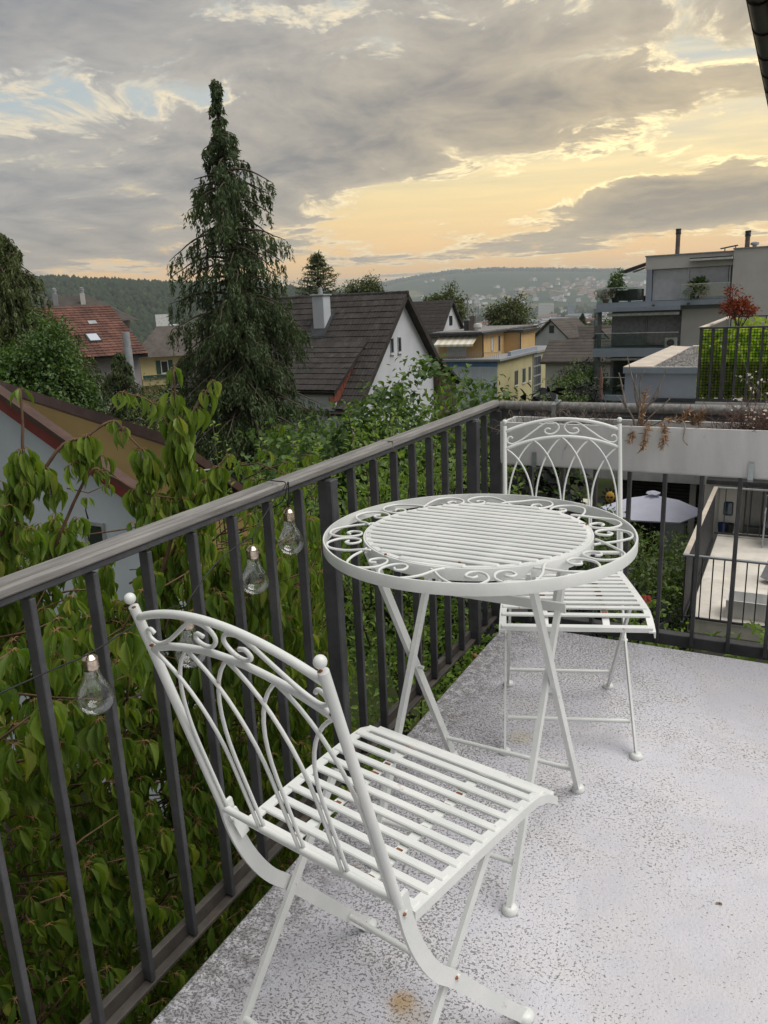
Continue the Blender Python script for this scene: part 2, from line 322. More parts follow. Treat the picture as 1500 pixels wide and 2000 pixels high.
# ------------------------------------------------------------------ mesh builder
class MB:
    def __init__(s): s.v, s.f, s.n = [], [], 0
    def add(s, V, F):
        s.v.extend([tuple(map(float, q)) for q in V]); s.f.extend([tuple(i + s.n for i in f) for f in F]); s.n = len(s.v); return s
    def box(s, x0, x1, y0, y1, z0, z1):
        return s.add([(x0, y0, z0), (x1, y0, z0), (x1, y1, z0), (x0, y1, z0), (x0, y0, z1), (x1, y0, z1), (x1, y1, z1), (x0, y1, z1)],
                     [(0, 3, 2, 1), (4, 5, 6, 7), (0, 1, 5, 4), (1, 2, 6, 5), (2, 3, 7, 6), (3, 0, 4, 7)])
    def bbox(s, x0, x1, y0, y1, z0, z1, b):
        """box with chamfered edges along every side"""
        V = []
        for sx, xa in ((1, x0), (-1, x1)):
            pass
        xs, ys, zs = (x0, x1), (y0, y1), (z0, z1); idx = {}
        for i in (0, 1):
            for j in (0, 1):
                for k in (0, 1):
                    sx, sy, sz = (1 - 2 * i) * b, (1 - 2 * j) * b, (1 - 2 * k) * b
                    for a in range(3):
                        q = [xs[i] + sx, ys[j] + sy, zs[k] + sz]; q[a] = (xs[i], ys[j], zs[k])[a]
                        idx[i, j, k, a] = len(V); V.append(q)
        F = []
        for a in range(3):
            o = [t for t in range(3) if t != a]
            for e in (0, 1):
                def g(u, w, a=a, o=o, e=e):
                    c = [0, 0, 0]; c[a] = e; c[o[0]] = u; c[o[1]] = w; return idx[c[0], c[1], c[2], a]
                F.append((g(0, 0), g(1, 0), g(1, 1), g(0, 1)))
            for u in (0, 1):
                for w in (0, 1):
                    def h(e, f, a=a, o=o, u=u, w=w):
                        c = [0, 0, 0]; c[a] = e; c[o[0]] = u; c[o[1]] = w; return idx[c[0], c[1], c[2], f]
                    F.append((h(0, o[0]), h(1, o[0]), h(1, o[1]), h(0, o[1])))
        for i in (0, 1):
            for j in (0, 1):
                for k in (0, 1): F.append(tuple(idx[i, j, k, a] for a in range(3)))
        return s.add(V, F)
    def bar(s, p0, p1, w, h, side=None):
        """rectangular bar from p0 to p1; w along side, h perpendicular"""
        p0, p1 = Vector(p0), Vector(p1); d = (p1 - p0).normalized()
        sd_ = Vector(side) if side else d.cross(Vector((0, 0, 1)))
        sd_ = (sd_ - d * sd_.dot(d)).normalized(); u = d.cross(sd_).normalized()
        V = [q + sd_ * a * w / 2 + u * b_ * h / 2 for q in (p0, p1) for a, b_ in ((-1, -1), (1, -1), (1, 1), (-1, 1))]
        return s.add(V, [(0, 3, 2, 1), (4, 5, 6, 7), (0, 1, 5, 4), (1, 2, 6, 5), (2, 3, 7, 6), (3, 0, 4, 7)])
    def ribbon(s, path, w, h, side):
        """rectangular section swept along a path; h measured in the sweep plane"""
        P = [Vector(q) for q in path]; sd_ = Vector(side).normalized(); V = []; n = len(P)
        for i, q in enumerate(P):
            d = (P[min(i + 1, n - 1)] - P[max(i - 1, 0)]).normalized(); u = d.cross(sd_).normalized()
            V += [q + sd_ * a * w / 2 + u * b_ * h / 2 for a, b_ in ((-1, -1), (1, -1), (1, 1), (-1, 1))]
        F = [(0, 3, 2, 1), tuple(4 * (n - 1) + k for k in range(4))]
        for i in range(n - 1):
            for k in range(4):
                a, b_ = 4 * i + k, 4 * i + (k + 1) % 4; F.append((a, b_, b_ + 4, a + 4))
        return s.add(V, F)
    def tube(s, path, r, n=8, cap=True):
        P = [Vector(q) for q in path]; m = len(P); rr = r if isinstance(r, (list, tuple)) else [r] * m
        d0 = (P[1] - P[0]).normalized(); u = d0.cross(Vector((0, 0, 1)))
        if u.length < 1e-4: u = d0.cross(Vector((1, 0, 0)))
        u.normalize(); V = []
        for i, q in enumerate(P):
            d = (P[min(i + 1, m - 1)] - P[max(i - 1, 0)])
            d = d.normalized() if d.length > 1e-9 else d0
            u = (u - d * u.dot(d)).normalized(); w = d.cross(u)
            for k in range(n):
                a = 2 * math.pi * k / n; V.append(q + (u * math.cos(a) + w * math.sin(a)) * rr[i])
        F = [(i * n + k, i * n + (k + 1) % n, (i + 1) * n + (k + 1) % n, (i + 1) * n + k) for i in range(m - 1) for k in range(n)]
        if cap: F += [tuple(range(n))[::-1], tuple((m - 1) * n + k for k in range(n))]
        return s.add(V, F)
    def lathe(s, prof, c=(0, 0, 0), n=16, cap=True):
        V = [(c[0] + r * math.cos(2 * math.pi * k / n), c[1] + r * math.sin(2 * math.pi * k / n), c[2] + z) for r, z in prof for k in range(n)]
        m = len(prof)
        F = [(i * n + k, i * n + (k + 1) % n, (i + 1) * n + (k + 1) % n, (i + 1) * n + k) for i in range(m - 1) for k in range(n)]
        if cap: F += [tuple(range(n))[::-1], tuple((m - 1) * n + k for k in range(n))]
        return s.add(V, F)
    def poly_prism(s, pts, y0, y1):
        """outline (x,z) extruded from y0 to y1"""
        n = len(pts); V = [(x, y0, z) for x, z in pts] + [(x, y1, z) for x, z in pts]
        F = [tuple(range(n)), tuple(range(2 * n - 1, n - 1, -1))] + [(k, n + k, n + (k + 1) % n, (k + 1) % n) for k in range(n)]
        return s.add(V, F)
    def poly_prism_x(s, pts, x0, x1):
        n = len(pts); V = [(x0, y, z) for y, z in pts] + [(x1, y, z) for y, z in pts]
        F = [tuple(range(n)), tuple(range(2 * n - 1, n - 1, -1))] + [(k, n + k, n + (k + 1) % n, (k + 1) % n) for k in range(n)]
        return s.add(V, F)
    def sphere(s, c, r, n=12, m=8, sz=1.0):
        prof = [(max(r * math.sin(math.pi * i / m), 1e-5), -r * sz * math.cos(math.pi * i / m)) for i in range(m + 1)]
        return s.lathe(prof, c, n)
    def mesh(s, name):
        me = bpy.data.meshes.new(name); me.from_pydata(s.v, [], s.f); me.update()
        bm_fix(me); return me
    def build(s, name, mt, parent=None, smooth=False):
        return link(s.mesh(name), name, mt, parent, smooth)
def bm_fix(me):
    import bmesh
    b = bmesh.new(); b.from_mesh(me); bmesh.ops.recalc_face_normals(b, faces=b.faces); b.to_mesh(me); b.free()
def link(me, name, mt, parent=None, smooth=False):
    if isinstance(mt, str): mt = M.get(mt) or L[mt]
    if mt is not None and not me.materials: me.materials.append(mt)
    o = bpy.data.objects.new(name, me); COL.objects.link(o)
    if parent is not None: o.parent = parent
    if smooth is True: me.shade_smooth()
    elif smooth: 
        me.shade_smooth()
        try: me.set_sharp_from_angle(angle=R_(smooth))
        except Exception: pass
    return o
def tag(o, label=None, cat=None, group=None, kind=None):
    if label: o['label'] = label
    if cat: o['category'] = cat
    if group: o['group'] = group
    if kind: o['kind'] = kind
    return o
def thing(name, label, cat, loc=(0, 0, 0), rz=0.0, group=None):
    o = bpy.data.objects.new(name, None); COL.objects.link(o); o.empty_display_size = .1
    o.location = loc; o.rotation_euler = (0, 0, rz); return tag(o, label, cat, group)
def copy_tree(o, parent=None):
    c = o.copy(); COL.objects.link(c); c.parent = parent
    for ch in o.children: copy_tree(ch, c)
    return c
def B(name, mt, parent, x0, x1, y0, y1, z0, z1, bev=0):
    m = MB()
    (m.bbox(x0, x1, y0, y1, z0, z1, bev) if bev else m.box(x0, x1, y0, y1, z0, z1))
    return m.build(name, mt, parent)
def fast_mesh(name, V, F, mt, parent=None, smooth=False):
    """V (n,3) array, F (m,k) array of equal-sized faces"""
    me = bpy.data.meshes.new(name); V = np.asarray(V, np.float32); F = np.asarray(F, np.int32)
    me.vertices.add(len(V)); me.vertices.foreach_set('co', V.ravel())
    k = F.shape[1]; me.loops.add(F.size); me.loops.foreach_set('vertex_index', F.ravel())
    me.polygons.add(len(F)); me.polygons.foreach_set('loop_start', np.arange(0, F.size, k, dtype=np.int32))
    if smooth: me.polygons.foreach_set('use_smooth', np.ones(len(F), bool))
    me.update(calc_edges=True); me.validate()
    return link(me, name, mt, parent)

# ------------------------------------------------------------------ leaves
def leaf_template(rows, droop=.25, fold=.12):
    """rows: (t, halfwidth); ends pointed. returns verts (t, w, h) and triangles"""
    V = [(0, 0, 0)]; F = []
    for t, w in rows: V += [(t, -w, -droop * t * t + fold * w), (t, 0, -droop * t * t), (t, w, -droop * t * t + fold * w)]
    V.append((1, 0, -droop)); n = len(rows)
    F += [(0, 2, 1), (0, 3, 2)]
    for i in range(n - 1):
        a = 1 + 3 * i; F += [(a, a + 1, a + 4), (a, a + 4, a + 3), (a + 1, a + 2, a + 5), (a + 1, a + 5, a + 4)]
    a = 1 + 3 * (n - 1); F += [(a, a + 1, len(V) - 1), (a + 1, a + 2, len(V) - 1)]
    return np.array(V, float), np.array(F)
T_HI = leaf_template([(.14, .28), (.38, .5), (.62, .44), (.84, .2)], .22, .35)
T_HI2 = leaf_template([(.14, .27), (.38, .5), (.62, .46), (.84, .22)], .42, .6)
T_MID = leaf_template([(.35, .5), (.7, .38)], .25, .3)
T_LOW = leaf_template([(.45, .5)], .2, .25)
T_STRIP = (np.array([(0, -.5, 0), (0, .5, 0), (.55, .5, -.05), (1, 0, -.2), (.55, -.5, -.05)], float), np.array([(0, 1, 2), (0, 2, 4), (4, 2, 3)]))
def unit(a): return a / np.maximum(np.linalg.norm(a, axis=-1, keepdims=True), 1e-9)
def leaf_arrays(P, A, Nn, Ln, Wd, T):
    A = unit(A); Nn = unit(Nn - A * np.sum(Nn * A, -1, keepdims=True)); Sd = np.cross(A, Nn)
    TV, TF = T; n = len(P); k = len(TV)
    V = P[:, None] + A[:, None] * (TV[None, :, 0:1] * Ln[:, None, None]) + Sd[:, None] * (TV[None, :, 1:2] * Wd[:, None, None]) + Nn[:, None] * (TV[None, :, 2:3] * Ln[:, None, None])
    F = TF[None] + (np.arange(n) * k)[:, None, None]
    return V.reshape(-1, 3), F.reshape(-1, 3)
def leaf_obj(name, P, A, Nn, Ln, Wd, T, mt, parent, smooth=True):
    V, F = leaf_arrays(P, A, Nn, Ln, Wd, T); return fast_mesh(name, V, F, mt, parent, smooth)
def rdir(rs, n): return unit(rs.normal(size=(n, 3)))
# ================================================================== TERRAIN AND THE FAR VALLEY
def lerp_tab(x, tab):
    xs, ys = zip(*tab); return np.interp(x, xs, ys)
def sstep(a, b, x): t = np.clip((x - a) / (b - a), 0, 1); return t * t * (3 - 2 * t)
def vnoise(x, y, s, seed=0):
    x = np.asarray(x) / s; y = np.asarray(y) / s; xi = np.floor(x); yi = np.floor(y); fx = x - xi; fy = y - yi
    def h(a, b): return np.modf(np.abs(np.sin(a * 127.1 + b * 311.7 + seed * 17.3) * 43758.5453))[0]
    fx = fx * fx * (3 - 2 * fx); fy = fy * fy * (3 - 2 * fy)
    return (h(xi, yi) * (1 - fx) + h(xi + 1, yi) * fx) * (1 - fy) + (h(xi, yi + 1) * (1 - fx) + h(xi + 1, yi + 1) * fx) * fy
def height(x, y):
    D = np.hypot(x, y); A = np.degrees(np.arctan2(x, y))
    z = lerp_tab(D, [(0, -6.3), (40, -6.4), (100, -12), (450, -38), (900, -50), (12000, -50)])
    HL = lerp_tab(A, [(-110, 10), (-75, 40), (-60, 62), (-51, 62), (-46, 52), (-41, 43), (-36, 34), (-31, 16), (-27, -20), (-22, -50), (180, -50)])
    z = z + (HL - z) * sstep(850, 1650, D) * sstep(-22, -28, A) * sstep(-120, -95, A) + vnoise(x, y, 240, 1) * 10 * sstep(900, 1500, D) * sstep(-24, -30, A)
    HR = lerp_tab(A, [(-60, 60), (-40, 90), (-30, 112), (-27.8, 143), (-25.6, 188), (-23, 217), (-20.3, 224), (-15, 195), (-11.6, 175), (-2, 95), (10, 60), (40, 20), (90, -40)])
    z = z + np.maximum(HR - z, 0) * sstep(2700, 6500, D) ** .9 * sstep(-75, -50, A) * sstep(95, 60, A)
    z = z + (vnoise(x, y, 900, 2) - .5) * 40 * sstep(3000, 4200, D) * sstep(6500, 5600, D) + (vnoise(x, y, 300, 3) - .5) * 9 * sstep(3000, 4200, D)
    return z
def terrain():
    azs = np.concatenate([np.arange(-180, -112, 6.0), np.arange(-112, -60, 2.0), np.arange(-60, 4, .33), np.arange(4, 60, 2.0), np.arange(60, 180, 6.0)])
    Ds = np.concatenate([[2, 8, 20, 40, 70, 100, 160, 260, 450, 700], np.arange(850, 1750, 60), [1850, 2100, 2400, 2700], np.arange(2900, 7000, 170), [7300, 8200, 9500]])
    aa, dd = np.meshgrid(np.radians(azs), Ds); x = dd * np.sin(aa); y = dd * np.cos(aa); z = height(x, y)
    V = np.stack([x, y, z], -1).reshape(-1, 3); n, m = aa.shape
    i, j = np.meshgrid(np.arange(n - 1), np.arange(m), indexing='ij'); j2 = (j + 1) % m
    F = np.stack([i * m + j, i * m + j2, (i + 1) * m + j2, (i + 1) * m + j], -1).reshape(-1, 4)[:, ::-1]
    V = np.vstack([V, [[0, 0, -6.3]]]); o = fast_mesh('terrain', V, F, 'terrain', None, True)
    tag(o, 'wide green valley floor rising to wooded hills at the horizon', 'terrain', kind='structure')
terrain()
def blob_mesh(rs, tall):
    import bmesh
    b = bmesh.new(); bmesh.ops.create_icosphere(b, subdivisions=1, radius=1.0)
    V = np.array([v.co[:] for v in b.verts]); b.verts.ensure_lookup_table(); F = np.array([[v.index for v in f.verts] for f in b.faces]); b.free()
    V = V * (1 + rs.uniform(-.2, .2, (len(V), 1)))
    if tall: V[:, :2] *= (1.15 - .55 * np.clip(V[:, 2:3] + .3, 0, 1.3))
    return V, F
def forest(name, label, mt, pts, size, tallp, seed):
    rs = np.random.RandomState(seed); Vs, Fs, n = [], [], 0
    protos = [blob_mesh(rs, t) for t in (0, 0, 1, 1, 0)]
    for (x, y), s in zip(pts, size):
        V, F = protos[2 + rs.randint(2)] if rs.rand() < tallp else protos[(0, 1, 4)[rs.randint(3)]]
        hgt = s * rs.uniform(.9, 1.5); q = V * np.array([s * .55, s * .55, hgt * .6]); q = q + np.array([x, y, float(height(x, y)) + hgt * .35])
        Vs.append(q); Fs.append(F + n); n += len(V)
    o = fast_mesh(name, np.vstack(Vs), np.vstack(Fs), mt, None, False); tag(o, label, 'forest', kind='stuff')
def polar(rs, n, a0, a1, d0, d1):
    a = np.radians(rs.uniform(a0, a1, n)); d = np.sqrt(rs.uniform(d0 * d0, d1 * d1, n)); return np.stack([d * np.sin(a), d * np.cos(a)], -1)
rs = np.random.RandomState(5)
pts = polar(rs, 9000, -58, -27, 930, 1680); forest('forest', 'dense dark wood covering the hill behind the red roof', 'forest', pts, rs.uniform(6, 12, len(pts)), .25, 1)
pts = np.vstack([polar(rs, 500, -56, -26, 160, 600), polar(rs, 120, -26, -4, 160, 600), polar(rs, 800, -56, -26, 600, 1400), polar(rs, 160, -26, -2, 600, 1500), polar(rs, 500, -34, -2, 2000, 3200)])
forest('valley_woodland', 'loose tree belts spread over the valley floor', 'wood', pts, np.concatenate([rs.uniform(6, 10, 500), rs.uniform(4, 7, 120), rs.uniform(8, 14, 800), rs.uniform(6, 11, 160), rs.uniform(10, 18, 500)]), .12, 2)
pts = polar(rs, 2600, -31, -1, 5900, 6650); forest('ridge_forest', 'hazy wood along the top of the far ridge', 'forest', pts, rs.uniform(14, 24, len(pts)), .2, 3)

def small_house(w, d, h, rh, wm, rm):
    """one simple house: walls with gable, roof sheets; origin at base"""
    me = bpy.data.meshes.new('house')
    V = [(-w, -d, 0), (w, -d, 0), (w, d, 0), (-w, d, 0), (-w, -d, h), (w, -d, h), (w, d, h), (-w, d, h), (-w, 0, h + rh), (w, 0, h + rh),
         (-w * 1.06, -d * 1.12, h - .1 * rh), (w * 1.06, -d * 1.12, h - .1 * rh), (w * 1.06, 0, h + rh + .3), (-w * 1.06, 0, h + rh + .3), (w * 1.06, d * 1.12, h - .1 * rh), (-w * 1.06, d * 1.12, h - .1 * rh)]
    F = [(0, 1, 5, 4), (1, 2, 6, 9, 5), (2, 3, 7, 6), (3, 0, 4, 8, 7), (10, 11, 12, 13), (13, 12, 14, 15)]
    me.from_pydata(V, [], F); me.update(); me.materials.append(M[wm]); me.materials.append(M[rm])
    for p in me.polygons: p.material_index = 1 if p.index >= 4 else 0
    return me
def block(w, d, h, wm, rm):
    me = bpy.data.meshes.new('block'); m = MB(); m.box(-w, w, -d, d, 0, h); nfl = max(1, int(h / 4))
    k = len(m.f)
    for i in range(nfl): m.box(-w - .2, w + .2, -d - .2, d + .2, (i + .45) * h / nfl, (i + .75) * h / nfl)
    me.from_pydata(m.v, [], m.f); me.update(); me.materials.append(M[wm]); me.materials.append(M[rm])
    for p in me.polygons: p.material_index = 1 if p.index >= k else 0
    return me
def far_town():
    rs = np.random.RandomState(11)
    protos = [small_house(9, 7, 7, 4, 'town', 'townroof'), small_house(7, 6, 6, 4, 'town', 'townroof'), small_house(12, 7, 9, 3.5, 'town', 'tile_far'), small_house(10, 8, 8, 3, 'wall_cream', 'townroof')]
    pts = []
    for a0, d0, sa, sd_, n in ((-14.5, 4300, 1.6, 260, 42), (-11.0, 4400, 1.3, 260, 30), (-17.2, 3950, 1.6, 200, 20), (-12.5, 3700, 3.2, 160, 48), (-9.2, 3650, 1.6, 200, 22), (-19.5, 3450, 1.6, 160, 12), (-22.5, 3650, 1.5, 150, 8), (-24, 5000, .5, 60, 4)):
        for _ in range(n): pts.append((a0 + rs.normal() * sa, d0 + rs.normal() * sd_))
    for a, d in pts:
        x, y = d * math.sin(R_(a)), d * math.cos(R_(a)); o = link(protos[rs.randint(4)], 'hillside_house', None)
        o.location = (x, y, float(height(x, y)) + 1.0); o.rotation_euler = (0, 0, rs.uniform(0, 3.14)); s_ = rs.uniform(1.1, 1.8); o.scale = (s_, s_, s_)
        tag(o, 'tiny pale house of the village scattered over the hazy far hillside', 'house', 'village houses on the far hillside')
    bl = [block(22, 9, 9, 'town', 'towngrey'), block(34, 12, 11, 'towngrey', 'town'), block(16, 10, 15, 'town', 'towngrey'), block(26, 10, 7, 'town', 'tile_far'), small_house(14, 8, 9, 4, 'town', 'townroof')]
    for _ in range(64):
        a, d = rs.uniform(-23.5, -8.5), rs.uniform(1250, 2800); x, y = d * math.sin(R_(a)), d * math.cos(R_(a))
        o = link(bl[rs.choice(5, p=[.25, .15, .15, .15, .3])], 'town_block', None); o.location = (x, y, float(height(x, y)) - .5); o.rotation_euler = (0, 0, rs.uniform(-.5, .5) + R_(16)); k = .55 + d / 4200; o.scale = (k, k, k)
        tag(o, 'low pale block of the hazy town on the valley floor', 'building', 'town blocks on the valley floor')
    def landmark(name, label, x, y, w, d, h, wm, rm, rz=R_(16)):
        o = link(block(w, d, h, wm, rm), name, None); o.location = (x, y, float(height(x, y)) - .5); o.rotation_euler = (0, 0, rz); tag(o, label, 'building')
    landmark('tower_block', 'broad beige high-rise standing above the hazy town', -668, 2312, 22, 9, 38, 'town', 'wall_beige')
    landmark('tower_block', 'narrow blue glass high-rise standing above the hazy town', -598, 2324, 9, 8, 36, 'towngrey', 'townblue')
    landmark('warehouse', 'low red hall in the hazy town', -770, 2290, 26, 10, 22, 'townred', 'townred')
    landmark('warehouse', 'long low red-roofed hall beside the dark fir in the valley', -360, 1500, 30, 10, 12, 'townred', 'townred')
far_town()
# ================================================================== BUILDINGS NEARBY
def window(parent, face, c, w, h, fm='frame_white', gm='window', mull=0, sill=True, dep=.03):
    """face '-y' or '+x': c = centre on the wall plane; frame stands slightly proud, pane inside"""
    x, y, z = c; t = min(.06, w * .12)
    m = MB()
    def bx(a0, a1, z0, z1, d0, d1, mm):
        if face == '-y': mm.box(x + a0, x + a1, y - d1, y - d0, z + z0, z + z1)
        else: mm.box(x + d0, x + d1, y + a0, y + a1, z + z0, z + z1)
    bx(-w / 2, w / 2, h / 2 - t, h / 2, .002, dep, m); bx(-w / 2, w / 2, -h / 2, -h / 2 + t, .002, dep, m)
    bx(-w / 2, -w / 2 + t, -h / 2 + t, h / 2 - t, .002, dep, m); bx(w / 2 - t, w / 2, -h / 2 + t, h / 2 - t, .002, dep, m)
    for k in range(mull): a = -w / 2 + w * (k + 1) / (mull + 1); bx(a - t / 3, a + t / 3, -h / 2 + t, h / 2 - t, .002, dep, m)
    f = m.build('window', fm, parent)
    m = MB(); bx(-w / 2 + t * .9, w / 2 - t * .9, -h / 2 + t * .9, h / 2 - t * .9, .001, dep * .35, m); m.build('pane', gm, f)
    if sill:
        m = MB(); bx(-w / 2 - .03, w / 2 + .03, -h / 2 - .05, -h / 2, .001, dep * 2.4, m); m.build('sill', 'frame_white', f)
    return f
def tile_mesh(name, w, l, mt, th=.03):
    m = MB(); V = []; prof = [(-w / 2, 0), (-w * .3, .35 * th), (-w * .05, .1 * th), (w * .2, .55 * th), (w / 2, .25 * th)]
    for y, up in ((0, .4 * th), (l * 1.12, 1.25 * th)):
        V += [(x, y, up + z) for x, z in prof] + [(x, y, up + z - .6 * th) for x, z in prof]
    n = 5; F = []
    for i in range(n - 1):
        F += [(i, i + 1, 2 * n + i + 1, 2 * n + i), (2 * n + n + i, 2 * n + n + i + 1, 2 * n + i + 1, 2 * n + i)]
    F += [(0, 2 * n, 3 * n, n), (n - 1, 2 * n - 1, 4 * n - 1, 3 * n - 1)]
    m.add(V, F); me = m.mesh(name); me.materials.append(M[mt]); return me
def tile_patch(parent, O, U, D, width, length, tw, tl, mt, limit, keep=None, th=.03, score=None):
    """tiles laid from ridge point O, along U, down-slope D. `limit` of them become single objects, the rest one joined part"""
    U = Vector(U).normalized(); D = Vector(D).normalized(); Nn = U.cross(D)
    if Nn.z < 0: Nn = -Nn
    me = tile_mesh('tile', tw * .985, tl, mt, th); V0 = np.array([v.co[:] for v in me.vertices]); F0 = [tuple(p.vertices) for p in me.polygons]
    rot = np.array([U, D, Nn]); spots = []; rs = np.random.RandomState(4)
    for r in range(int(length / tl)):
        for c in range(int(width / tw)):
            u, v = (c + .5) * tw, r * tl
            if keep and not keep(u, v): continue
            spots.append((u, v, rs.normal() * .003, rs.normal() * .012))
    if score: spots.sort(key=lambda q: score(q[0], q[1]))
    mb = MB()
    for i, (u, v, j, rz) in enumerate(spots):
        p = Vector(O) + U * (u + j) + D * v + Nn * (.004 + abs(j))
        if i < limit:
            o = link(me, 'tile', None, parent); mtx = Matrix((U, D, Nn)).transposed().to_4x4(); mtx.translation = p
            o.matrix_local = mtx @ Matrix.Rotation(rz, 4, 'Z')
        else: mb.add([tuple(np.array(p) + q @ rot) for q in V0], F0)
    if mb.v: o = mb.build('tiles', mt, parent); o['kind'] = 'stuff'
def white_house():
    h = thing('gabled_house', 'white gabled house with dark tiled roof, chimney and red-clad dormer side', 'house', (0, 0, 0))
    rx, ry, rz = -13.95, 28.85, 1.69; s = .93
    wall = MB(); wall.poly_prism_x([(ry - 4.3, -6.5), (ry - 4.3, rz - .25 - 4.3 * s), (ry, rz - .25), (ry + 3.9, rz - .25 - 3.9 * s), (ry + 3.9, -6.5)], rx - 9, rx - .3); wall.build('wall', 'wall_white', h)
    # roof boards under the tiles, both slopes
    nrm = math.hypot(1, s)
    for d in (-1, 1):
        Lh = 6.2 if d < 0 else 4.6
        m = MB(); a = Vector((0, d, -s)).normalized(); nn = Vector((0, d * s, 1)).normalized()
        V = [Vector((x, ry, rz)) + a * t + nn * k for x in (rx, rx - 9.2) for t in (0, Lh) for k in (-.06, -.17)]
        m.add(V, [(0, 1, 3, 2), (4, 6, 7, 5), (0, 2, 6, 4), (1, 5, 7, 3), (0, 4, 5, 1), (2, 3, 7, 6)]); m.build('roof_board', 'tile_edge', h)
    # the shed dormer covers the slope left of x = rx-1.05 below v = 2.6
    def keep(u, v): return not (u > 1.0 and v > 3.0)
    tile_patch(h, (rx, ry - .02, rz - .055), (-1, 0, 0), (0, -1, -s), 8.9, 6.15, .27, .33, 'tile_dark', 230, keep, score=lambda u, v: u * .8 + v * .25)
    tile_patch(h, (rx, ry + .02, rz - .055), (-1, 0, 0), (0, 1, -s), 1.1, 4.5, .27, .33, 'tile_dark', 0)
    # dormer roof, shallower, with red cheek
    v0 = 2.75; a = Vector((0, -1, -s)).normalized(); P0 = Vector((rx - .85, ry, rz)) + a * v0
    ds = .62; dD = Vector((0, -1, -ds)).normalized(); Ld = 3.05
    m = MB(); nn = Vector((0, -ds, 1)).normalized()
    V = [Vector((x, P0.y, P0.z + .02)) + dD * t + nn * k for x in (P0.x, P0.x - 8) for t in (-.1, Ld) for k in (-.01, -.13)]
    m.add(V, [(0, 1, 3, 2), (4, 6, 7, 5), (0, 2, 6, 4), (1, 5, 7, 3), (0, 4, 5, 1), (2, 3, 7, 6)]); m.build('dormer_roof', 'tile_edge', h)
    tile_patch(h, (P0.x + .05, P0.y, P0.z + .03), (-1, 0, 0), (0, -1, -ds), 8.0, Ld, .27, .33, 'tile_dark', 68, score=lambda u, v: u)
    e = Vector((0, P0.y, P0.z)) + dD * (Ld - .25); g = Vector((0, P0.y, P0.z)) + a * 4.4
    m = MB(); m.poly_prism_x([(P0.y, P0.z - .12), (e.y, e.z - .1), (e.y, e.z - 1.6), (P0.y, P0.z - 1.7)], P0.x - 7.5, P0.x - .12); m.build('dormer_wall', 'wall_white', h)
    # red shingles on the cheek, row by row
    m = MB()
    for r in range(9):
        z1 = P0.z - .16 - r * .2; 
        for k in range(16):
            y0 = P0.y - .05 - k * .17; ztop = P0.z - .1 - (P0.y - y0) * ds - .02
            if z1 > ztop or z1 < P0.z - (P0.y - y0) * s - .2: continue
            m.box(P0.x - .12, P0.x - .085 + .006 * ((r + k) % 2), y0 - .163, y0, z1 - .21, z1)
    m.build('red_shingles', 'red_shingle', h)['kind'] = 'stuff'
    # verge boards and ridge caps
    for d, Lh in ((-1, 6.2), (1, 4.6)):
        a2 = Vector((0, d, -s)).normalized(); p = Vector((rx + .012, ry, rz - .13)); m = MB(); m.bar(p, p + a2 * Lh, .03, .2, (1, 0, 0)); m.build('verge_board', 'tile_edge', h)
    for k in range(26):
        m = MB(); x = rx + .05 - k * .34; m.tube([(x, ry, rz - .045), (x - .36, ry, rz - .06)], .085, 8); m.build('ridge_tile', 'tile_dark', h, 40)
    # chimney with flashing
    c = MB(); c.bbox(-17.48, -16.95, 27.35, 27.9, .1, 1.66, .02); ch = c.build('chimney', 'wall_pale', h)
    m = MB(); m.bbox(-17.53, -16.9, 27.3, 27.95, 1.66, 1.72, .01); m.tube([(-17.22, 27.62, 1.72), (-17.22, 27.62, 1.98)], [.10, .075], 10); m.build('chimney_cap', 'metal', ch)
    m = MB(); m.poly_prism_x([(27.02, .02), (27.06, .12), (28.0, 1.02), (28.0, .9)], -17.66, -16.8); m.build('flashing', 'metal_dark', ch)
    for yc in (ry - .94, ry - .27): window(h, '+x', (rx - .3, yc, -.36), .3, .6, 'reveal', 'window')
    for yc in (ry - 2.1, ry - .55): window(h, '+x', (rx - .3, yc, -2.25), .95, .85, 'reveal', 'window', 1)
    # lower lean-to roof behind, to the right
    m = MB(); m.poly_prism_x([(ry + 2.9, -1.15), (ry + 5.2, -2.35), (ry + 5.2, -2.5), (ry + 2.9, -1.3)], rx - 3, rx + .18); m.build('lean_to_roof', 'tile_dark', h)
    m = MB(); m.poly_prism_x([(ry + 3.0, -1.4), (ry + 4.9, -2.42), (ry + 4.9, -6.0), (ry + 3.0, -6.0)], rx - 2.8, rx - .02); m.build('lean_to_wall', 'brown_trim', h)
white_house()

